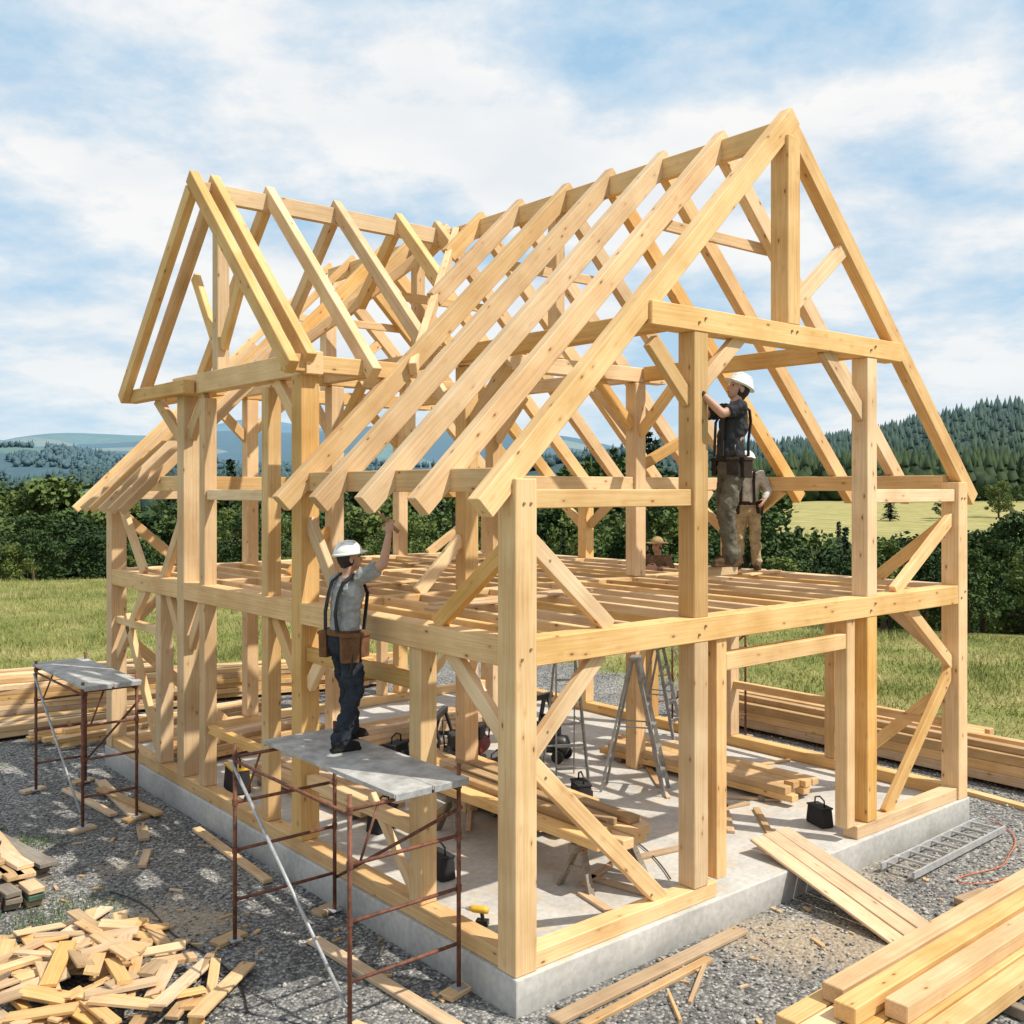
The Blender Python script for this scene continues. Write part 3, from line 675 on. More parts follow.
for i,dx in enumerate((-0.28,-0.04,0.20)):
    timber('ramp_plank',(4.30+dx,0.42,0.17+.002*i),(4.02+dx,-1.5-.05*i,G+.03),0.225,0.035,mat=PLANK,label='wide plank forming a ramp from slab to gravel',category='plank',group='ramp planks at the doorway')
for a,b,w_ in (((0.05,-.42,G+.03),(2.75,-.33,G+.03),.16),((0.2,-.62,G+.02),(2.0,-.52,G+.02),.10),((1.2,-.95,G+.015),(1.9,-.55,G+.015),.04),((.9,-1.1,G+.015),(1.2,-.7,G+.015),.03)):
    timber('ground_plank',a,b,w_,0.045,mat=PLANK,label='sawn pine plank lying on gravel beside the slab',category='plank',group='planks beside the slab')
for a,b,w_ in (((-.65,0.0,G+.03),(-.75,2.3,G+.03),.14),((-.75,7.3,G+.03),(-.55,9.4,G+.03),.16),((-.5,7.1,G+.07),(-.75,8.8,G+.09),.14),((-1.0,6.3,G+.04),(-.85,6.8,G+.04),.14),((-1.35,5.4,G+.03),(-1.1,5.9,G+.03),.1),((-.4,4.0,G+.03),(-.3,6.3,G+.03),.12),((-.95,7.6,G+.03),(-1.1,9.3,G+.03),.12)):
    timber('ground_plank',a,b,w_,0.05,mat=PLANK,label='sawn pine plank lying on gravel beside the slab',category='plank',group='planks beside the slab')
gi='timbers stored inside the frame'; li='pine timber stacked on the concrete slab inside the frame'
stack(6.05,2.9,math.pi/2+.03,3.6,5,2,0.15,0.09,0.003,li,gi,lsp=.8)
stack(2.9,3.9,math.pi/2-.05,3.4,6,3,0.14,0.09,0.003,li,gi,lsp=.8)
stack(4.2,7.7,0.05,4.0,5,3,0.15,0.09,0.003,li,gi,lsp=.8)
stack(1.2,5.6,math.pi/2+.1,3.0,4,2,0.14,0.07,0.003,li,gi,lsp=.75,jit=.2)
stack(1.6,8.7,.15,2.6,5,3,0.14,0.08,0.003,li,gi,lsp=.75,jit=.2)
for i in range(26):
    x=random.uniform(.8,7); y=random.uniform(.7,9); th=random.uniform(0,6.28); l=random.uniform(.3,1.5)
    timber('slab_offcut',(x,y,.02),(x+math.cos(th)*l,max(.3,y+math.sin(th)*l),.02),random.uniform(.06,.12),.03,mat=PLANK,bev=.003,label='loose pine offcut lying on the concrete slab',category='offcut',group='offcuts on the slab')
# offcut pile
for i in range(105):
    a=random.uniform(0,6.28); r=math.sqrt(random.random()); x=-2.75+math.cos(a)*r*1.0; y=2.75+math.sin(a)*r*1.5
    hmax=0.30*(1-r*r)+0.02; z=G+random.uniform(0.3,1.0)*hmax+0.02
    l=random.uniform(0.28,0.8); th=random.gauss(0.9,1.0); tl=random.uniform(-.16,.16)
    d=V((math.cos(th)*math.cos(tl),math.sin(th)*math.cos(tl),math.sin(tl)))*l/2
    z=max(z,G+abs(d.z)+.03)
    timber('wood_offcut',V((x,y,z))-d,V((x,y,z))+d,random.uniform(.09,.16),random.uniform(.02,.045),mat=random.choice((PLANK,WOOD2,PLANK)),roll=random.uniform(-.3,.3),bev=0.003,label='sawn pine offcut lying in a heap on gravel',category='offcut',group='offcuts in the scrap heap')
for a,b in (((-2.6,1.6,G+.24),(-1.75,2.5,G+.06)),((-2.4,1.3,G+.2),(-1.5,2.2,G+.05)),((-3.0,3.6,G+.12),(-2.1,4.4,G+.05))):
    timber('wood_offcut',a,b,.15,.03,mat=PLANK,label='long sawn pine offcut leaning on a scrap heap',category='offcut',group='offcuts in the scrap heap')
for i in range(90):
    x=random.uniform(-4,1.5); y=random.uniform(-1,7.5)
    if x>-0.25: x=random.uniform(-.2,6); y=random.uniform(-1.6,-.3)
    th=random.uniform(0,6.28); l=random.uniform(.04,.2)
    timber('wood_chip',(x,y,G+.012),(x+math.cos(th)*l,y+math.sin(th)*l,G+.012),random.uniform(.015,.045),0.018,mat=PLANK,bev=0,label='small pine chip lying on gravel',category='offcut',group='wood chips on the gravel')
gl='boards in the low stack'
stack(-2.9,7.0,math.pi/2+.12,3.4,4,3,0.2,0.05,G,'weathered board in a low stack on gravel',gl,'stacked_board',mat=OLDW,jit=0.35,gap=0.03,lsp=.75)
stack(-2.85,6.9,math.pi/2+.08,3.2,3,2,0.19,0.05,G+.235,'pale pine board on top of a low stack',gl,'stacked_board',mat=PLANK,jit=0.5,gap=0.03,bear=False,lsp=.7)
pal=[GREENP,OLDW,PLANK,REDP,OLDW,GREENP,PLANK,OLDW,PLANK,OLDW,GREENP,PLANK]
for j in range(3):
    for i in range(3):
        c=V((-2.90+i*.22-.2,5.0+random.uniform(-.06,.06),G+.05+j*.075)); 
        timber('painted_block',c,c+V((random.uniform(-.05,.05),.33,0)),.17,.06,mat=pal[j*3+i],label='short block with a painted end beside the board stack',category='block',group='painted blocks by the board stack')
mb=MB(); n=14; vs=[]
for i in range(n+1):
    for j in range(n+1):
        x=-4.15+0.9*(i/n-.5); y=1.9+1.8*(j/n-.5); e=min(i,n-i,j,n-j)/n*2
        vs.append((x,y,G+0.02+0.5*min(1,e*2.2)+0.03*math.sin(i*1.3)*math.cos(j*1.7)))
fs=[(i*(n+1)+j,(i+1)*(n+1)+j,(i+1)*(n+1)+j+1,i*(n+1)+j+1) for i in range(n) for j in range(n)]
mb.add(vs,fs); mb.obj('tarpaulin',[TARP],None,True,label='grey blue tarpaulin draped over material on gravel',category='tarpaulin')
# ------------------------------------------------------------------ scaffolds
def scaffold(x0,x1,y0,y1,zt_,label,extra=0.25,diag=True,xl=None):
    e=empty('scaffold',((x0+x1)/2,(y0+y1)/2,G),label=label,category='scaffold')
    org=e.location.copy(); xl=x0+.03 if xl is None else xl
    def loc(p): return V(p)-org
    def pipe(name,a,b,r=0.021,mat=RUST,pl=None):
        m=MB(); m.tube([loc(a),loc(b)],r,10); return m.obj(name,[mat],pl or e,True)
    for y in (y0+.12,y1-.12):
        for x in (xl,x1-.03):
            pipe('leg',(x,y,G+.06),(x,y,zt_+(extra if x>(x0+x1)/2 else 0.04)))
            m=MB(); m.box(loc((x,y,G+.055)),(.12,.12,.012)); m.tube([loc((x,y,G+.05)),loc((x,y,G+.2))],0.016,8); m.obj('base_plate',[STEEL],e)
            for zz_ in (zt_-.09,zt_-.55,G+.95):
                m=MB(); m.tube([loc((x,y,zz_-.03)),loc((x,y,zz_+.03))],.029,10); m.obj('coupler',[RUST],e)
        for z in (zt_-.09,zt_-.55,G+.45,G+.95):
            pipe('crossbar',(xl,y,z),(x1-.03,y,z),0.017)
        pipe('crossbar',(xl+.1,y,zt_-.55),(xl+.28,y,zt_-.09),0.012)
    for x in (xl,x1-.03): pipe('ledger',(x,y0+.12,zt_-.13),(x,y1-.12,zt_-.13),0.017)
    if diag:
        pipe('diagonal_brace',(xl-.03,y1-.12,zt_-.15),(xl-.03,y0+.12,G+.25),0.017,STEEL); pipe('diagonal_brace',(x1,y0+.12,zt_-.3),(x1,y1-.12,G+.4),0.017,RUST)
    k=2; pw=(x1-x0)/k
    for i in range(k):
        m=MB(); cx=x0+pw*(i+.5)
        m.box(loc((cx,(y0+y1)/2,zt_-.02)),(pw-.006,y1-y0,.04)); 
        for yy in (y0,y1): m.box(loc((cx,yy,zt_-.035)),(pw-.03,.02,.06),m=1)
        m.obj('platform_board',[DECK,STEEL],e,bevel=0.004)
    for y in (y0+.06,y1-.06):
        for x in (xl,x1-.03):
            timber('base_block',(x-.18,y+.02,G+.026),(x+.16,y+.10,G+.026),0.17,0.048,mat=PLANK,label='short wooden block under a scaffold leg',category='block',group='wooden blocks under scaffold legs')
    return e
DECK=plain_mat('scaffold_deck',(0.50,0.495,0.48),0.7,scale=5,dark=(0.27,0.265,0.25),bump=0.2,bscale=25)
scaffold(-1.02,-0.21,0.42,2.88,1.65,'rusty steel pipe scaffold with grey platform on gravel',0.10,xl=-1.38)
scaffold(-1.5,-0.72,7.15,9.6,1.62,'rusty steel pipe scaffold with weathered platform by the frame',0.1)
scaffold(8.9,9.5,4.6,6.6,1.9,'rusty pipe scaffold standing behind the timber frame',0.5)
# ------------------------------------------------------------------ step ladders
def stepladder(x,y,yaw,h,label,mat=ALUD):
    e=empty('stepladder',(x,y,0.003),label=label,category='ladder',group='step ladders on the slab'); e.rotation_euler=(0,0,yaw)
    sp=h*0.24; wt,wb=0.15,0.24
    for sg in (-1,1):
        m=MB(); m.bar((sg*wb,-sp,0),(sg*wt,-.04,h),0.025,0.055); m.obj('side_rail',[mat],e)
        m=MB(); m.bar((sg*wb,sp,0),(sg*wt,.04,h),0.02,0.035); m.obj('rear_leg',[mat],e)
    n=int(h/0.27)
    for i in range(1,n):
        f=i/n; y_=-sp*(1-f)-.04*f; w_=wb*(1-f)+wt*f
        m=MB(); m.box((0,y_,h*f),(2*w_,.075,.022)); m.obj('step',[mat],e)
    for f in (0.25,0.6):
        m=MB(); w_=wb*(1-f)+wt*f; m.box((0,sp*(1-f)+.04*f,h*f),(2*w_,.015,.022)); m.obj('rear_brace',[mat],e)
    m=MB(); m.box((0,0,h+.012),(2*wt+.06,.14,.03)); m.obj('top_cap',[mat],e,bevel=.004)
    for sg in (-1,1):
        m=MB(); m.bar((sg*(wb*.5+wt*.5),-sp*.5,h*.5),(sg*(wb*.5+wt*.5),sp*.5,h*.5),.008,.02); m.obj('spreader',[mat],e)
stepladder(4.75,3.05,0.6,1.85,'aluminium step ladder standing open on the concrete slab')
stepladder(4.25,3.95,-0.5,1.80,'aluminium step ladder standing open on the concrete slab')
stepladder(7.35,4.95,0.4,1.50,'aluminium step ladder carrying a worker under the joists')
lad=empty('ladder',(6.6,-0.55,G+.05),label='aluminium ladder lying flat on gravel beside the slab',category='ladder'); lad.rotation_euler=(0,0,0.03)
for sg in (-1,1):
    m=MB(); m.box((0,sg*.2,.035),(2.5,.028,.075)); m.obj('side_rail',[ALU],lad)
for i in range(9):
    m=MB(); m.tube([(-1.12+i*.28,-.19,.05),(-1.12+i*.28,.19,.05)],.018,8); m.obj('rung',[ALU],lad)
# ------------------------------------------------------------------ sawhorses
def sawhorse(x,y,yaw,h,w,label='wooden sawhorse standing on the concrete slab',mat=OLDW):
    e=empty('sawhorse',(x,y,0.003),label=label,category='sawhorse',group='sawhorses on the slab'); e.rotation_euler=(0,0,yaw)
    m=MB(); m.box((0,0,h-.045),(w,.09,.09)); m.obj('top_beam',[mat],e,bevel=.004)
    for sx_ in (-1,1):
        for sy in (-1,1):
            m=MB(); m.bar((sx_*(w/2-.06),sy*.23,0),(sx_*(w/2-.14),sy*.035,h-.06),.035,.08,up=V((1,0,0))); m.obj('leg',[mat],e)
        m=MB(); m.bar((sx_*(w/2-.1),-.15,h*.42),(sx_*(w/2-.1),.15,h*.42),.02,.07); m.obj('stretcher',[mat],e)
sawhorse(2.05,0.98,0.05,0.50,1.0); sawhorse(2.05,3.2,-0.05,0.50,1.0)
for i,(x,dy,dl) in enumerate(((1.68,0.1,3.3),(1.90,-.05,3.5),(2.13,0.0,3.2),(2.36,.15,3.6))):
    timber('trestle_timber',(x,0.5+dy,.565),(x-.05,0.5+dy+dl,.565),0.19,.11,mat=random.choice((WOOD,WOOD2)),label='pine timber resting across two sawhorses',category='timber',group='timbers on the sawhorses')
for x,dy,dl in ((1.82,.2,3.0),(2.05,.35,2.8),(2.3,.25,3.2)):
    timber('trestle_timber',(x,0.5+dy,.66),(x+.05,0.5+dy+dl,.66),0.17,.07,mat=PLANK,label='pine timber resting across two sawhorses',category='timber',group='timbers on the sawhorses')
sawhorse(3.6,6.2,0.7,0.72,1.0,'dark folding sawhorse standing on the concrete slab',BPLAS)
sawhorse(5.6,6.2,0.2,0.72,1.0,'dark folding sawhorse standing on the concrete slab',BPLAS)
# ------------------------------------------------------------------ tools
def toolbag(x,y,z,yaw,label,s=1.0,trim=YELL):
    e=empty('tool_bag',(x,y,z),label=label,category='tool bag'); e.rotation_euler=(0,0,yaw); e.scale=(s,s,s)
    m=MB(); m.box((0,0,.14),(.42,.22,.28),taper=.86); m.obj('bag_body',[BLACK],e,bevel=.03)
    m=MB(); m.box((0,0,.275),(.38,.205,.025)); m.box((0,-.115,.12),(.26,.03,.14)); m.obj('trim',[trim],e,bevel=.006)
    m=MB(); m.tube([(-.12,0,.28),(-.11,0,.38),(0,0,.42),(.11,0,.38),(.12,0,.28)],.012,7); m.obj('handle',[BPLAS],e,True)
toolbag(0.42,6.6,0.003,1.4,'black tool bag with yellow trim on the concrete slab',1.25)
for x,y,r,s_ in ((2.95,6.4,.4,1.1),(4.0,4.9,.8,1.2),(3.5,4.6,.2,1.1),(1.1,3.9,.3,1.0),(3.75,3.1,1.1,1.0),(0.75,2.2,1.5,.9)): toolbag(x,y,0.003,r,'black tool bag standing on the concrete slab',s_,BLACK)
toolbag(5.45,0.52,0.003,1.2,'black tool bag on the slab at the doorway',0.85,BLACK)
def compressor(x,y,yaw,label,paint=REDP):
    e=empty('air_compressor',(x,y,0.003),label=label,category='compressor'); e.rotation_euler=(0,0,yaw)
    m=MB(); m.tube([(-.32,0,.26),(-.27,0,.26),(.27,0,.26),(.32,0,.26)],[.06,.15,.15,.06],16); m.obj('tank',[paint],e,True)
    m=MB(); m.box((0,0,.50),(.3,.22,.2)); m.tube([(.1,0,.5),(.26,0,.5)],.09,12); m.obj('motor',[BPLAS],e,bevel=.02)
    for sy in (-1,1):
        m=MB(); m.tube([(-.2,sy*.16,.1),(-.2,sy*.20,.1)],.1,14); m.obj('wheel',[BPLAS],e)
    m=MB(); m.tube([(.25,-.12,.3),(.38,-.12,.72),(.38,.12,.72),(.25,.12,.3)],.014,8); m.tube([(.2,0,.15),(.2,0,.0)],.02,8); m.obj('handle',[BPLAS],e,True)
compressor(3.9,5.6,0.6,'red air compressor standing on the concrete slab'); compressor(4.9,5.0,2.0,'black generator standing on the concrete slab',BPLAS); compressor(3.3,5.3,1.2,'black generator standing on the concrete slab',BPLAS)
def drill(x,y,z,yaw,label,body=YELL):
    e=empty('cordless_drill',(x,y,z),label=label,category='drill'); e.rotation_euler=(0,0,yaw)
    m=MB(); m.tube([(-.09,0,.14),(-.05,0,.145),(.06,0,.145),(.1,0,.145)],[.028,.036,.034,.022],10); m.obj('motor_housing',[body],e,True)
    m=MB(); m.tube([(.1,0,.145),(.14,0,.145),(.145,0,.145),(.2,0,.145)],[.024,.014,.005,.004],8); m.obj('chuck',[STEEL],e)
    m=MB(); m.tube([(-.02,0,.13),(-.035,0,.05)],[.02,.02],8); m.box((-.03,0,.025),(.12,.075,.05)); m.obj('grip',[BPLAS],e)
drill(.32,.95,.003,2.2,'yellow and black cordless drill on the slab by the sill'); drill(.42,.62,.003,.6,'black cordless drill on the slab by the sill',BPLAS)
drill(-2.85,5.9,G+.34,1.0,'black cordless drill resting on a board stack',BPLAS)
e=empty('circular_saw',(-2.85,6.6,G+.345),label='black circular saw resting on a stack of boards',category='saw')
m=MB(); m.box((0,0,.01),(.3,.16,.012)); m.obj('base_shoe',[STEEL],e)
m=MB(); m.tube([(0,-.03,.1),(0,.0,.1)],.10,18); m.obj('blade_guard',[BPLAS],e)
m=MB(); m.tube([(0,0,.1),(0,.13,.1)],[.05,.045],12); m.tube([(-.1,.03,.1),(-.12,.03,.18),(.0,.03,.21),(.05,.03,.16)],.018,8); m.obj('motor_handle',[GREENP],e,True)
def cable(pts,r,mat,name,label,cat):
    cu=bpy.data.curves.new(name,'CURVE'); cu.dimensions='3D'; cu.bevel_depth=r; cu.bevel_resolution=2
    sp=cu.splines.new('NURBS'); sp.points.add(len(pts)-1)
    for p,q in zip(sp.points,pts): p.co=(*q,1)
    sp.use_endpoint_u=True; sp.order_u=4; cu.materials.append(mat)
    ob=bpy.data.objects.new(name,cu); COL.objects.link(ob)
    dg=bpy.context.evaluated_depsgraph_get(); me=bpy.data.meshes.new_from_object(ob.evaluated_get(dg)); bpy.data.objects.remove(ob)
    ob=bpy.data.objects.new(name,me); COL.objects.link(ob); ob['label']=label; ob['category']=cat
cable([(8.3,-.3,G+.02),(8.0,-.9,G+.02),(7.0,-1.1,G+.02),(6.6,-1.3,G+.02),(5.9,-1.0,G+.02),(5.6,-1.2,G+.02),(6.2,-1.5,G+.02),(7.4,-1.5,G+.02)],.007,ORANGE,'extension_cable','orange extension cable trailing over gravel','cable')
cable([(3.9,5.6,.02),(3.0,5.0,.02),(3.6,4.2,.02),(3.4,2.2,.02),(3.1,1.2,.02),(2.6,.5,.02)],.008,BPLAS,'air_hose','thin black hose trailing across the slab','hose')
cable([(-1.9,4.9,G+.02),(-1.6,4.2,G+.02),(-2.0,3.4,G+.02),(-1.5,2.2,G+.02),(-1.9,1.4,G+.02)],.008,BPLAS,'air_hose','thin black hose trailing over gravel','hose')
# ------------------------------------------------------------------ PEOPLE
def remeshed(mb,name,mats,parent,vox=0.008,smooth_it=4,disp=0.0,dscale=0.12,label=None):
    me=mb.mesh(name,mats); o=bpy.data.objects.new(name,me); COL.objects.link(o)
    r=o.modifiers.new('r','REMESH'); r.mode='VOXEL'; r.voxel_size=vox; r.use_smooth_shade=True
    s=o.modifiers.new('s','SMOOTH'); s.iterations=smooth_it; s.factor=0.5
    if disp:
        for dsc,st in ((dscale,disp),(dscale*.38,disp*.45)):
            tx=bpy.data.textures.new('folds','CLOUDS'); tx.noise_scale=dsc; tx.noise_depth=1
            d=o.modifiers.new('d','DISPLACE'); d.texture=tx; d.strength=st; d.mid_level=0.5
    dg=bpy.context.evaluated_depsgraph_get(); dg.update()
    nm=bpy.data.meshes.new_from_object(o.evaluated_get(dg)); bpy.data.objects.remove(o)
    nm.name=name
    if not nm.materials:
        for m in mats: nm.materials.append(m)
    ob=bpy.data.objects.new(name,nm); COL.objects.link(ob); ob.parent=parent
    if label: ob['label']=label
    return ob
SKIN=plain_mat('skin',(0.50,0.28,0.19),0.55,scale=10,noise=0.15,bump=0.05)
HAIR=plain_mat('dark_hair',(0.03,0.02,0.015),0.7,scale=60,noise=0.5)
HATW=plain_mat('white_hard_hat_shell',(0.80,0.79,0.76),0.3,scale=3,noise=0.06,bump=0)
EYE=plain_mat('eye',(0.03,0.02,0.02),0.2,bump=0); LIP=plain_mat('lips',(0.35,0.13,0.11),0.5,bump=0)
def fabric(n,c,noise=0.4,sc=9): return plain_mat(n,c,0.9,scale=sc,noise=noise,bump=0.35,bscale=45,spec=0.15)
LEATHER=fabric('tan_leather',(0.20,0.10,0.05)); DLEATH=fabric('dark_leather',(0.05,0.035,0.028))
def hand(mb,wr,d,nrm,curl=0.5,s=1.0,side=1,fr=0.0088):
    d=V(d).normalized(); nrm=V(nrm); nrm=(nrm-d*nrm.dot(d)).normalized(); sd=d.cross(nrm)*side
    R=Matrix((d,sd,nrm)).transposed()
    pc=wr+d*.05*s; mb.ell(pc,(.055*s,.043*s,.017*s),R,12,8)
    mb.tube([wr-d*.02,wr+d*.03],[.026*s,.028*s],10)
    for k,(o,l) in enumerate(((-.031,.078),(-.011,.090),(.010,.085),(.030,.066))):
        o=-o
        p=wr+d*.09*s+sd*o*s; q=[p-d*.02*s,p]; a=curl*.5
        for f in (.44,.32,.24):
            dir_=d*math.cos(a)+nrm*math.sin(a)+sd*o*1.2; q.append(q[-1]+dir_.normalized()*l*f*s); a+=curl
        mb.chain(q,[fr*1.05*s,fr*s,fr*.97*s,fr*.9*s,fr*.8*s],8)
    b=wr+d*.025*s+sd*.03*s
    mb.chain([b,b+(d*.55+sd*.75+nrm*.2).normalized()*.038*s,b+(d*.75+sd*.55+nrm*.35).normalized()*.066*s,b+(d*.85+sd*.3+nrm*.55).normalized()*.09*s],[.013*s,.0115*s,.0105*s,.009*s],8)
def person(label,loc,yaw,P,sc,shirt,pants,boots,hat='hard',gloves=None,belt=LEATHER,brace=None,longsleeve=False,vest=None,vox=0.008,slim=1.0,pouch=1.0):
    e=empty('person',loc,label=label,category='person'); e.rotation_euler=(0,0,yaw); e.scale=(sc*slim,sc*slim,sc)
    lean=P.get('lean',V((0,0,0)))
    pel=V((0,0,.96))+P.get('pel',V((0,0,0))); 
    ch=pel+V((0,.01,.38))+lean*.7; nb=pel+V((0,-.005,.53))+lean; 
    hp=P.get('hpitch',0); hy=P.get('hyaw',0)
    HR=(Matrix.Rotation(hy,3,'Z')@Matrix.Rotation(hp,3,'X'))
    hc=nb+HR@V((0,.035,.155))
    sh={k:nb+V((sx*.175,0,-.055))+V(P.get('sh'+k,(0,0,0))) for k,sx in (('L',-1),('R',1))}
    hip={k:pel+V((sx*.088,0,-.05)) for k,sx in (('L',-1),('R',1))}
    J=lambda n: V(P[n])
    b=MB()
    b.tube([pel+V((0,0,-.12)),pel,pel+V((0,.01,.14)),ch-V((0,0,.1)),ch,nb-V((0,0,.05)),nb+V((0,0,.0))],[(.12,.09),(.155,.105),(.135,.095),(.15,.105),(.165,.11),(.13,.08),(.06,.055)],16,side=(1,0,0))
    b.tube([nb-V((0,0,.05)),nb+V((0,.008,.03)),hc-HR@V((0,.03,.06))],[.062,.054,.052],12)
    b.ell(hc+HR@V((0,-.012,.025)),(.075,.095,.098),HR,16,12)
    b.tube([hc+HR@V((0,.028,.03)),hc+HR@V((0,.036,-.03)),hc+HR@V((0,.045,-.075)),hc+HR@V((0,.048,-.107))],[(.062,.05),(.062,.052),(.05,.048),(.026,.026)],14,side=HR@V((1,0,0)))
    b.tube([hc+HR@V((0,.085,.012)),hc+HR@V((0,.106,-.022)),hc+HR@V((0,.110,-.034)),hc+HR@V((0,.085,-.042))],[.008,.012,.015,.010],8)
    b.ell(hc+HR@V((0,.079,.024)),(.045,.014,.009),HR,10,6)
    b.ell(hc+HR@V((0,.087,-.066)),(.022,.011,.009),HR,10,6)
    for sx in (-1,1): b.ell(hc+HR@V((sx*.078,-.008,-.012)),(.009,.02,.032),HR,8,6)
    for k,sx in (('L',-1),('R',1)):
        el=J('el'+k); wr=J('wr'+k)
        b.chain([sh[k],sh[k].lerp(el,.45),el],[.058,.050,.040],12)
        b.chain([el,el.lerp(wr,.35),wr],[.041,.041,.027],12)
        if not gloves: hand(b,wr,P.get('hd'+k,wr-el),P.get('hn'+k,V((0,-1,.1))),P.get('curl'+k,.5),1.0,sx)
        kn=J('kn'+k); an=J('an'+k)
        b.chain([hip[k],hip[k].lerp(kn,.5),kn],[.085,.072,.055],12); b.chain([kn,kn.lerp(an,.35),an],[.054,.055,.038],12)
    remeshed(b,'body',[SKIN],e,vox,3)
    for sx in (-1,1):
        m=MB(); m.ell(hc+HR@V((sx*.031,.079,.006)),(.012,.008,.006),HR,10,6); m.obj('eye',[EYE],e,True)
    m=MB(); m.ell(hc+HR@V((0,.0955,-.066)),(.021,.006,.0045),HR,10,6); m.obj('mouth',[LIP],e,True)
    m=MB(); m.ell(hc+HR@V((0,-.024,.012)),(.080,.092,.10),HR,16,10); m.box(hc+HR@V((0,-.05,-.05)),(.1,.06,.06),HR)
    remeshed(m,'hair',[HAIR],e,.008,5,0.006,.03)
    m=MB()
    m.tube([pel+V((0,0,.0)),pel+V((0,.01,.09)),pel+V((0,.012,.15)),pel+V((0,.012,.24)),ch-V((0,0,.06)),ch,nb-V((0,0,.07)),nb-V((0,0,.005))],[(.170,.124),(.168,.126),(.158,.122),(.158,.120),(.176,.126),(.185,.13),(.165,.10),(.075,.068)],18,side=(1,0,0))
    for k in 'LR':
        el=J('el'+k); wr=J('wr'+k)
        m.ell(sh[k],(.07,.07,.07)); q=sh[k].lerp(el,.72 if not longsleeve else 1.0)
        m.tube([sh[k],q],[.074,.068],14)
        if longsleeve: m.chain([el,el.lerp(wr,.9)],[.056,.040],12)
    remeshed(m,'shirt',[shirt],e,.009,4,0.042,.10)
    m=MB()
    m.tube([pel+V((0,0,.07)),pel+V((0,0,0)),pel+V((0,0,-.10)),pel+V((0,0,-.15))],[(.158,.118),(.172,.128),(.172,.125),(.13,.10)],18,side=(1,0,0))
    for k in 'LR':
        kn=J('kn'+k); an=J('an'+k)
        m.chain([hip[k]-V((0,0,.02)),hip[k].lerp(kn,.5),kn],[.103,.094,.082],14); m.chain([kn,kn.lerp(an,.4),an.lerp(kn,.2),an.lerp(kn,.04)],[.080,.078,.074,.080],14)
    remeshed(m,'trousers',[pants],e,.009,4,0.05,.10)
    for k,sx in (('L',-1),('R',1)):
        an=J('an'+k); ty=P.get('toe'+k,sx*-.15); tp=P.get('tp'+k,0.0)
        fR=Matrix.Rotation(ty,3,'Z')@Matrix.Rotation(tp,3,'X')
        m=MB(); m.tube([an+V((0,0,.10)),an],[.056,.052],12)
        m.tube([an+fR@V((0,-.065,-.045)),an+fR@V((0,-.02,-.03)),an+fR@V((0,.06,-.035)),an+fR@V((0,.13,-.05)),an+fR@V((0,.18,-.058))],[(.036,.035),(.044,.055),(.045,.048),(.048,.034),(.032,.024)],12,side=fR@V((1,0,0)))
        m.box(an+fR@V((0,.055,-.083)),(.088,.27,.024),fR)
        remeshed(m,'boot',[boots],e,.008,3)
    if belt:
        m=MB()
        for i in range(28):
            t0=6.2832*i/28;t1=6.2832*(i+1)/28
            p0=pel+V((math.cos(t0)*.180,math.sin(t0)*.136,.045));p1=pel+V((math.cos(t1)*.180,math.sin(t1)*.136,.045))
            m.bar(p0,p1,.010,.055)
        for (t,w_,h_) in ((-0.35,.12,.20),(0.5,.11,.17),(2.7,.11,.16),(3.6,.12,.19)):
            w_*=pouch; h_*=pouch
            c=pel+V((math.cos(t)*.195,math.sin(t)*.155,.05-h_*.5)); RR=Matrix.Rotation(t+1.5708,3,'Z')
            m.box(c,(w_,.06*pouch,h_),RR,taper=1.12); m.box(c+V((0,0,h_*.5-.02))+RR@V((0,-.005,0)),(w_*1.15,.075*pouch,.025),RR)
        m.obj('tool_belt',[belt],e,bevel=.012)
        m=MB(); c=pel+V((.215,-.03,-.13)); m.tube([c+V((0,0,.14)),c+V((0,-.03,-.17))],[.014,.014],8); m.obj('hand_tool',[BPLAS],e,True)
        m=MB(); m.tube([pel+V((-.2,.06,.06)),pel+V((-.21,.06,.16))],[.018,.012],8); m.obj('hand_tool',[BPLAS],e,True)
    if brace:
        m=MB()
        for sx in (-1,1):
            pts=[pel+V((sx*.10,-.130,.06)),pel+V((sx*.085,-.140,.22)),ch+V((sx*.085,-.145,0)),nb+V((sx*.095,-.10,-.045)),nb+V((sx*.10,0,.022)),nb+V((sx*.095,.10,-.05)),ch+V((sx*.09,.145,0)),pel+V((sx*.10,.138,.06))]
            for i in range(len(pts)-1): m.bar(pts[i],pts[i+1],.042,.012,up=(V((0,-1,0)) if i<3 else V((0,1,.5))) )
        m.obj('suspenders',[brace],e)
    if vest:
        m=MB(); m.tube([pel+V((0,0,.08)),pel+V((0,.012,.2)),ch,nb-V((0,0,.08))],[(.178,.14),(.176,.138),(.195,.145),(.13,.11)],18,side=(1,0,0)); remeshed(m,'tool_vest',[vest],e,.012,4,.02,.06)
    if gloves:
        m=MB()
        for k,sx in (('L',-1),('R',1)):
            wr=J('wr'+k); el=J('el'+k); hand(m,wr,P.get('hd'+k,wr-el),P.get('hn'+k,V((0,-1,.1))),P.get('curl'+k,.5),1.12,sx,.0095); d=(wr-el).normalized(); m.tube([wr-d*.05,wr+d*.01],[.036,.034],12)
        remeshed(m,'gloves',[gloves],e,.007,2)
    m=MB(); hat_c=hc+HR@V((0,-.008,.045))
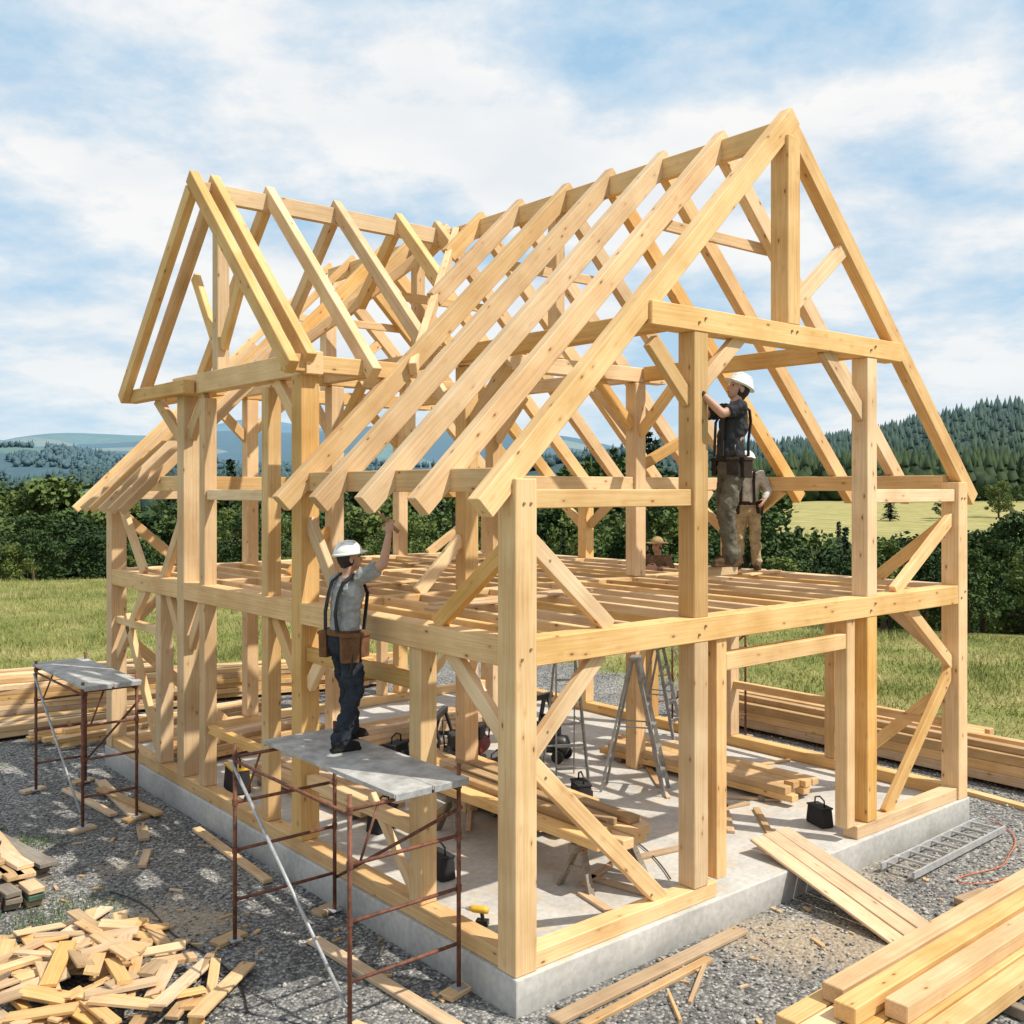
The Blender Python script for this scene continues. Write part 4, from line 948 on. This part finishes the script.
    if hat=='hard':
        m.ell(hat_c,(.108,.132,.108),HR,24,10,zmin=0.0)
        m.tube([hat_c+HR@V((0,0,-.010)),hat_c+HR@V((0,0,.012))],[(.124,.150),(.110,.134)],26,side=HR@V((1,0,0)))
        m.ell(hat_c+HR@V((0,.115,-.004)),(.085,.065,.009),HR,16,6)
        for ox in (-.035,0,.035): m.tube([hat_c+HR@V((ox,.105,.05)),hat_c+HR@V((ox,.06,.1)),hat_c+HR@V((ox,0,.112 if ox==0 else .106)),hat_c+HR@V((ox,-.06,.1)),hat_c+HR@V((ox,-.105,.05))],.008,6)
        m.obj('hard_hat',[HATW],e,True)
    else:
        m.tube([hat_c+HR@V((0,0,-.012)),hat_c+HR@V((0,0,0))],[(.19,.2),(.18,.19)],24,side=HR@V((1,0,0))); m.ell(hat_c,(.095,.115,.10),HR,20,8,zmin=0.0); m.obj('straw_hat',[STRAW],e,True)
    return e
STRAW=fabric('straw',(0.45,0.33,0.17))
GREYT=fabric('grey_tshirt',(0.38,0.385,0.385)); JEAN=fabric('dark_denim',(0.036,0.044,0.060)); DARKT=fabric('charcoal_tshirt',(0.045,0.048,0.055)); OLIVE=fabric('olive_work_trousers',(0.16,0.14,0.105))
KHAKI=fabric('khaki_trousers',(0.46,0.36,0.22)); WSHIRT=fabric('pale_shirt',(0.62,0.60,0.56)); BROWNS=fabric('brown_shirt',(0.22,0.14,0.09)); BOOTB=fabric('brown_boot_leather',(0.12,0.07,0.04)); BOOTK=fabric('black_boot_leather',(0.025,0.022,0.02))
stand=dict(knL=(-.11,.02,.50),anL=(-.13,-.02,.098),knR=(.12,.03,.50),anR=(.15,.02,.098))
P1=dict(stand); P1.update(knL=(-.13,.12,.50),anL=(-.17,.16,.098),knR=(.13,.03,.50),anR=(.16,-.14,.098),elR=(.32,.20,1.60),wrR=(.30,.27,1.87),hdR=V((-.1,.15,1)),hnR=V((-.6,.8,0)),curlR=1.05,elL=(-.27,.10,1.20),wrL=(-.20,.30,1.33),hdL=V((.1,1,.1)),hnL=V((0,0,-1)),curlL=.5,shR=(.01,.02,.05),hpitch=.12,hyaw=-.25,lean=V((0,.04,0)))
SC1=1.15; L1=(-0.50,2.12,1.652)
w1=person('worker in white hard hat, grey t-shirt and tool belt swinging hammer',L1,-math.pi/2,P1,SC1,GREYT,JEAN,BOOTK,belt=LEATHER,brace=BLACK,pouch=1.25)
def local_to_world(loc,yaw,sc,p): return V(loc)+Matrix.Rotation(yaw,3,'Z')@(V(p)*sc)
hp_=V((.30,.27,1.87))+V((-.1,.15,1)).normalized()*.08+V((-.6,.8,0)).normalized()*.02
hw=local_to_world(L1,-math.pi/2,SC1,hp_)
ham=empty('hammer',hw,label='claw hammer with wooden handle held in a raised hand',category='hammer'); ham.scale=(1.3,1.3,1.3)
hdw=V((-.62,.35,.70)).normalized()
HW_=plain_mat('hickory_handle',(0.36,0.20,0.09),0.5)
m=MB(); m.tube([-hdw*.09,hdw*.05,hdw*.24],[.016,.013,.012],8); m.obj('handle',[HW_],ham,True)
sd=hdw.cross(V((.7672,-.6415,0))).normalized(); hh_=V((.7672,-.6415,0)); hh_=(hh_-hdw*hh_.dot(hdw)).normalized()
m=MB(); m.tube([hdw*.24+hh_*.075,hdw*.24+hh_*.04,hdw*.24,hdw*.235-hh_*.06,hdw*.21-hh_*.10],[.019,.016,.016,.012,.005],8); m.obj('hammer_head',[DSTEEL],ham,True)
P2=dict(knL=(-.11,.10,.54),anL=(-.10,.06,.098),knR=(.11,.03,.52),anR=(.12,-.06,.098),elR=(.20,.24,1.42),wrR=(.07,.38,1.60),hdR=V((-.25,.5,.8)),hnR=V((-.8,.3,0)),curlR=.7,elL=(-.24,.20,1.40),wrL=(-.13,.38,1.60),hdL=V((.3,.45,.85)),hnL=V((.8,.3,0)),curlL=.7,hpitch=.40,hyaw=.05,lean=V((0,-.04,.0)),shL=(0,.03,.03),shR=(0,.03,.03))
w2=person('worker in white hard hat, dark t-shirt and gloves beside timber post',(2.83,-0.14,3.437),math.radians(62),P2,1.13,DARKT,OLIVE,BOOTB,gloves=BLACK,belt=DLEATH,brace=BLACK,slim=.95)
P3=dict(stand); P3.update(elR=(.30,.04,1.22),wrR=(.22,.20,1.08),elL=(-.30,-.02,1.20),wrL=(-.24,.16,1.05),hnR=V((-1,0,0)),hnL=V((1,0,0)),curlR=.4,curlL=.4)
w3=person('worker in hard hat, pale shirt and khaki trousers standing on joists',(7.58,3.24,2.957),math.radians(125),P3,1.06,WSHIRT,KHAKI,BOOTB,belt=DLEATH,brace=DLEATH,longsleeve=True,vox=.01)
P4=dict(stand); P4.update(elR=(.30,.10,1.25),wrR=(.18,.32,1.30),elL=(-.30,.10,1.25),wrL=(-.18,.32,1.30),hnR=V((-1,0,0)),hnL=V((1,0,0)))
w4=person('worker in straw hat and brown shirt on a ladder below joists',(7.35,4.95,1.54),math.radians(100),P4,1.06,BROWNS,KHAKI,BOOTB,hat='straw',belt=None,longsleeve=True,vox=.01)
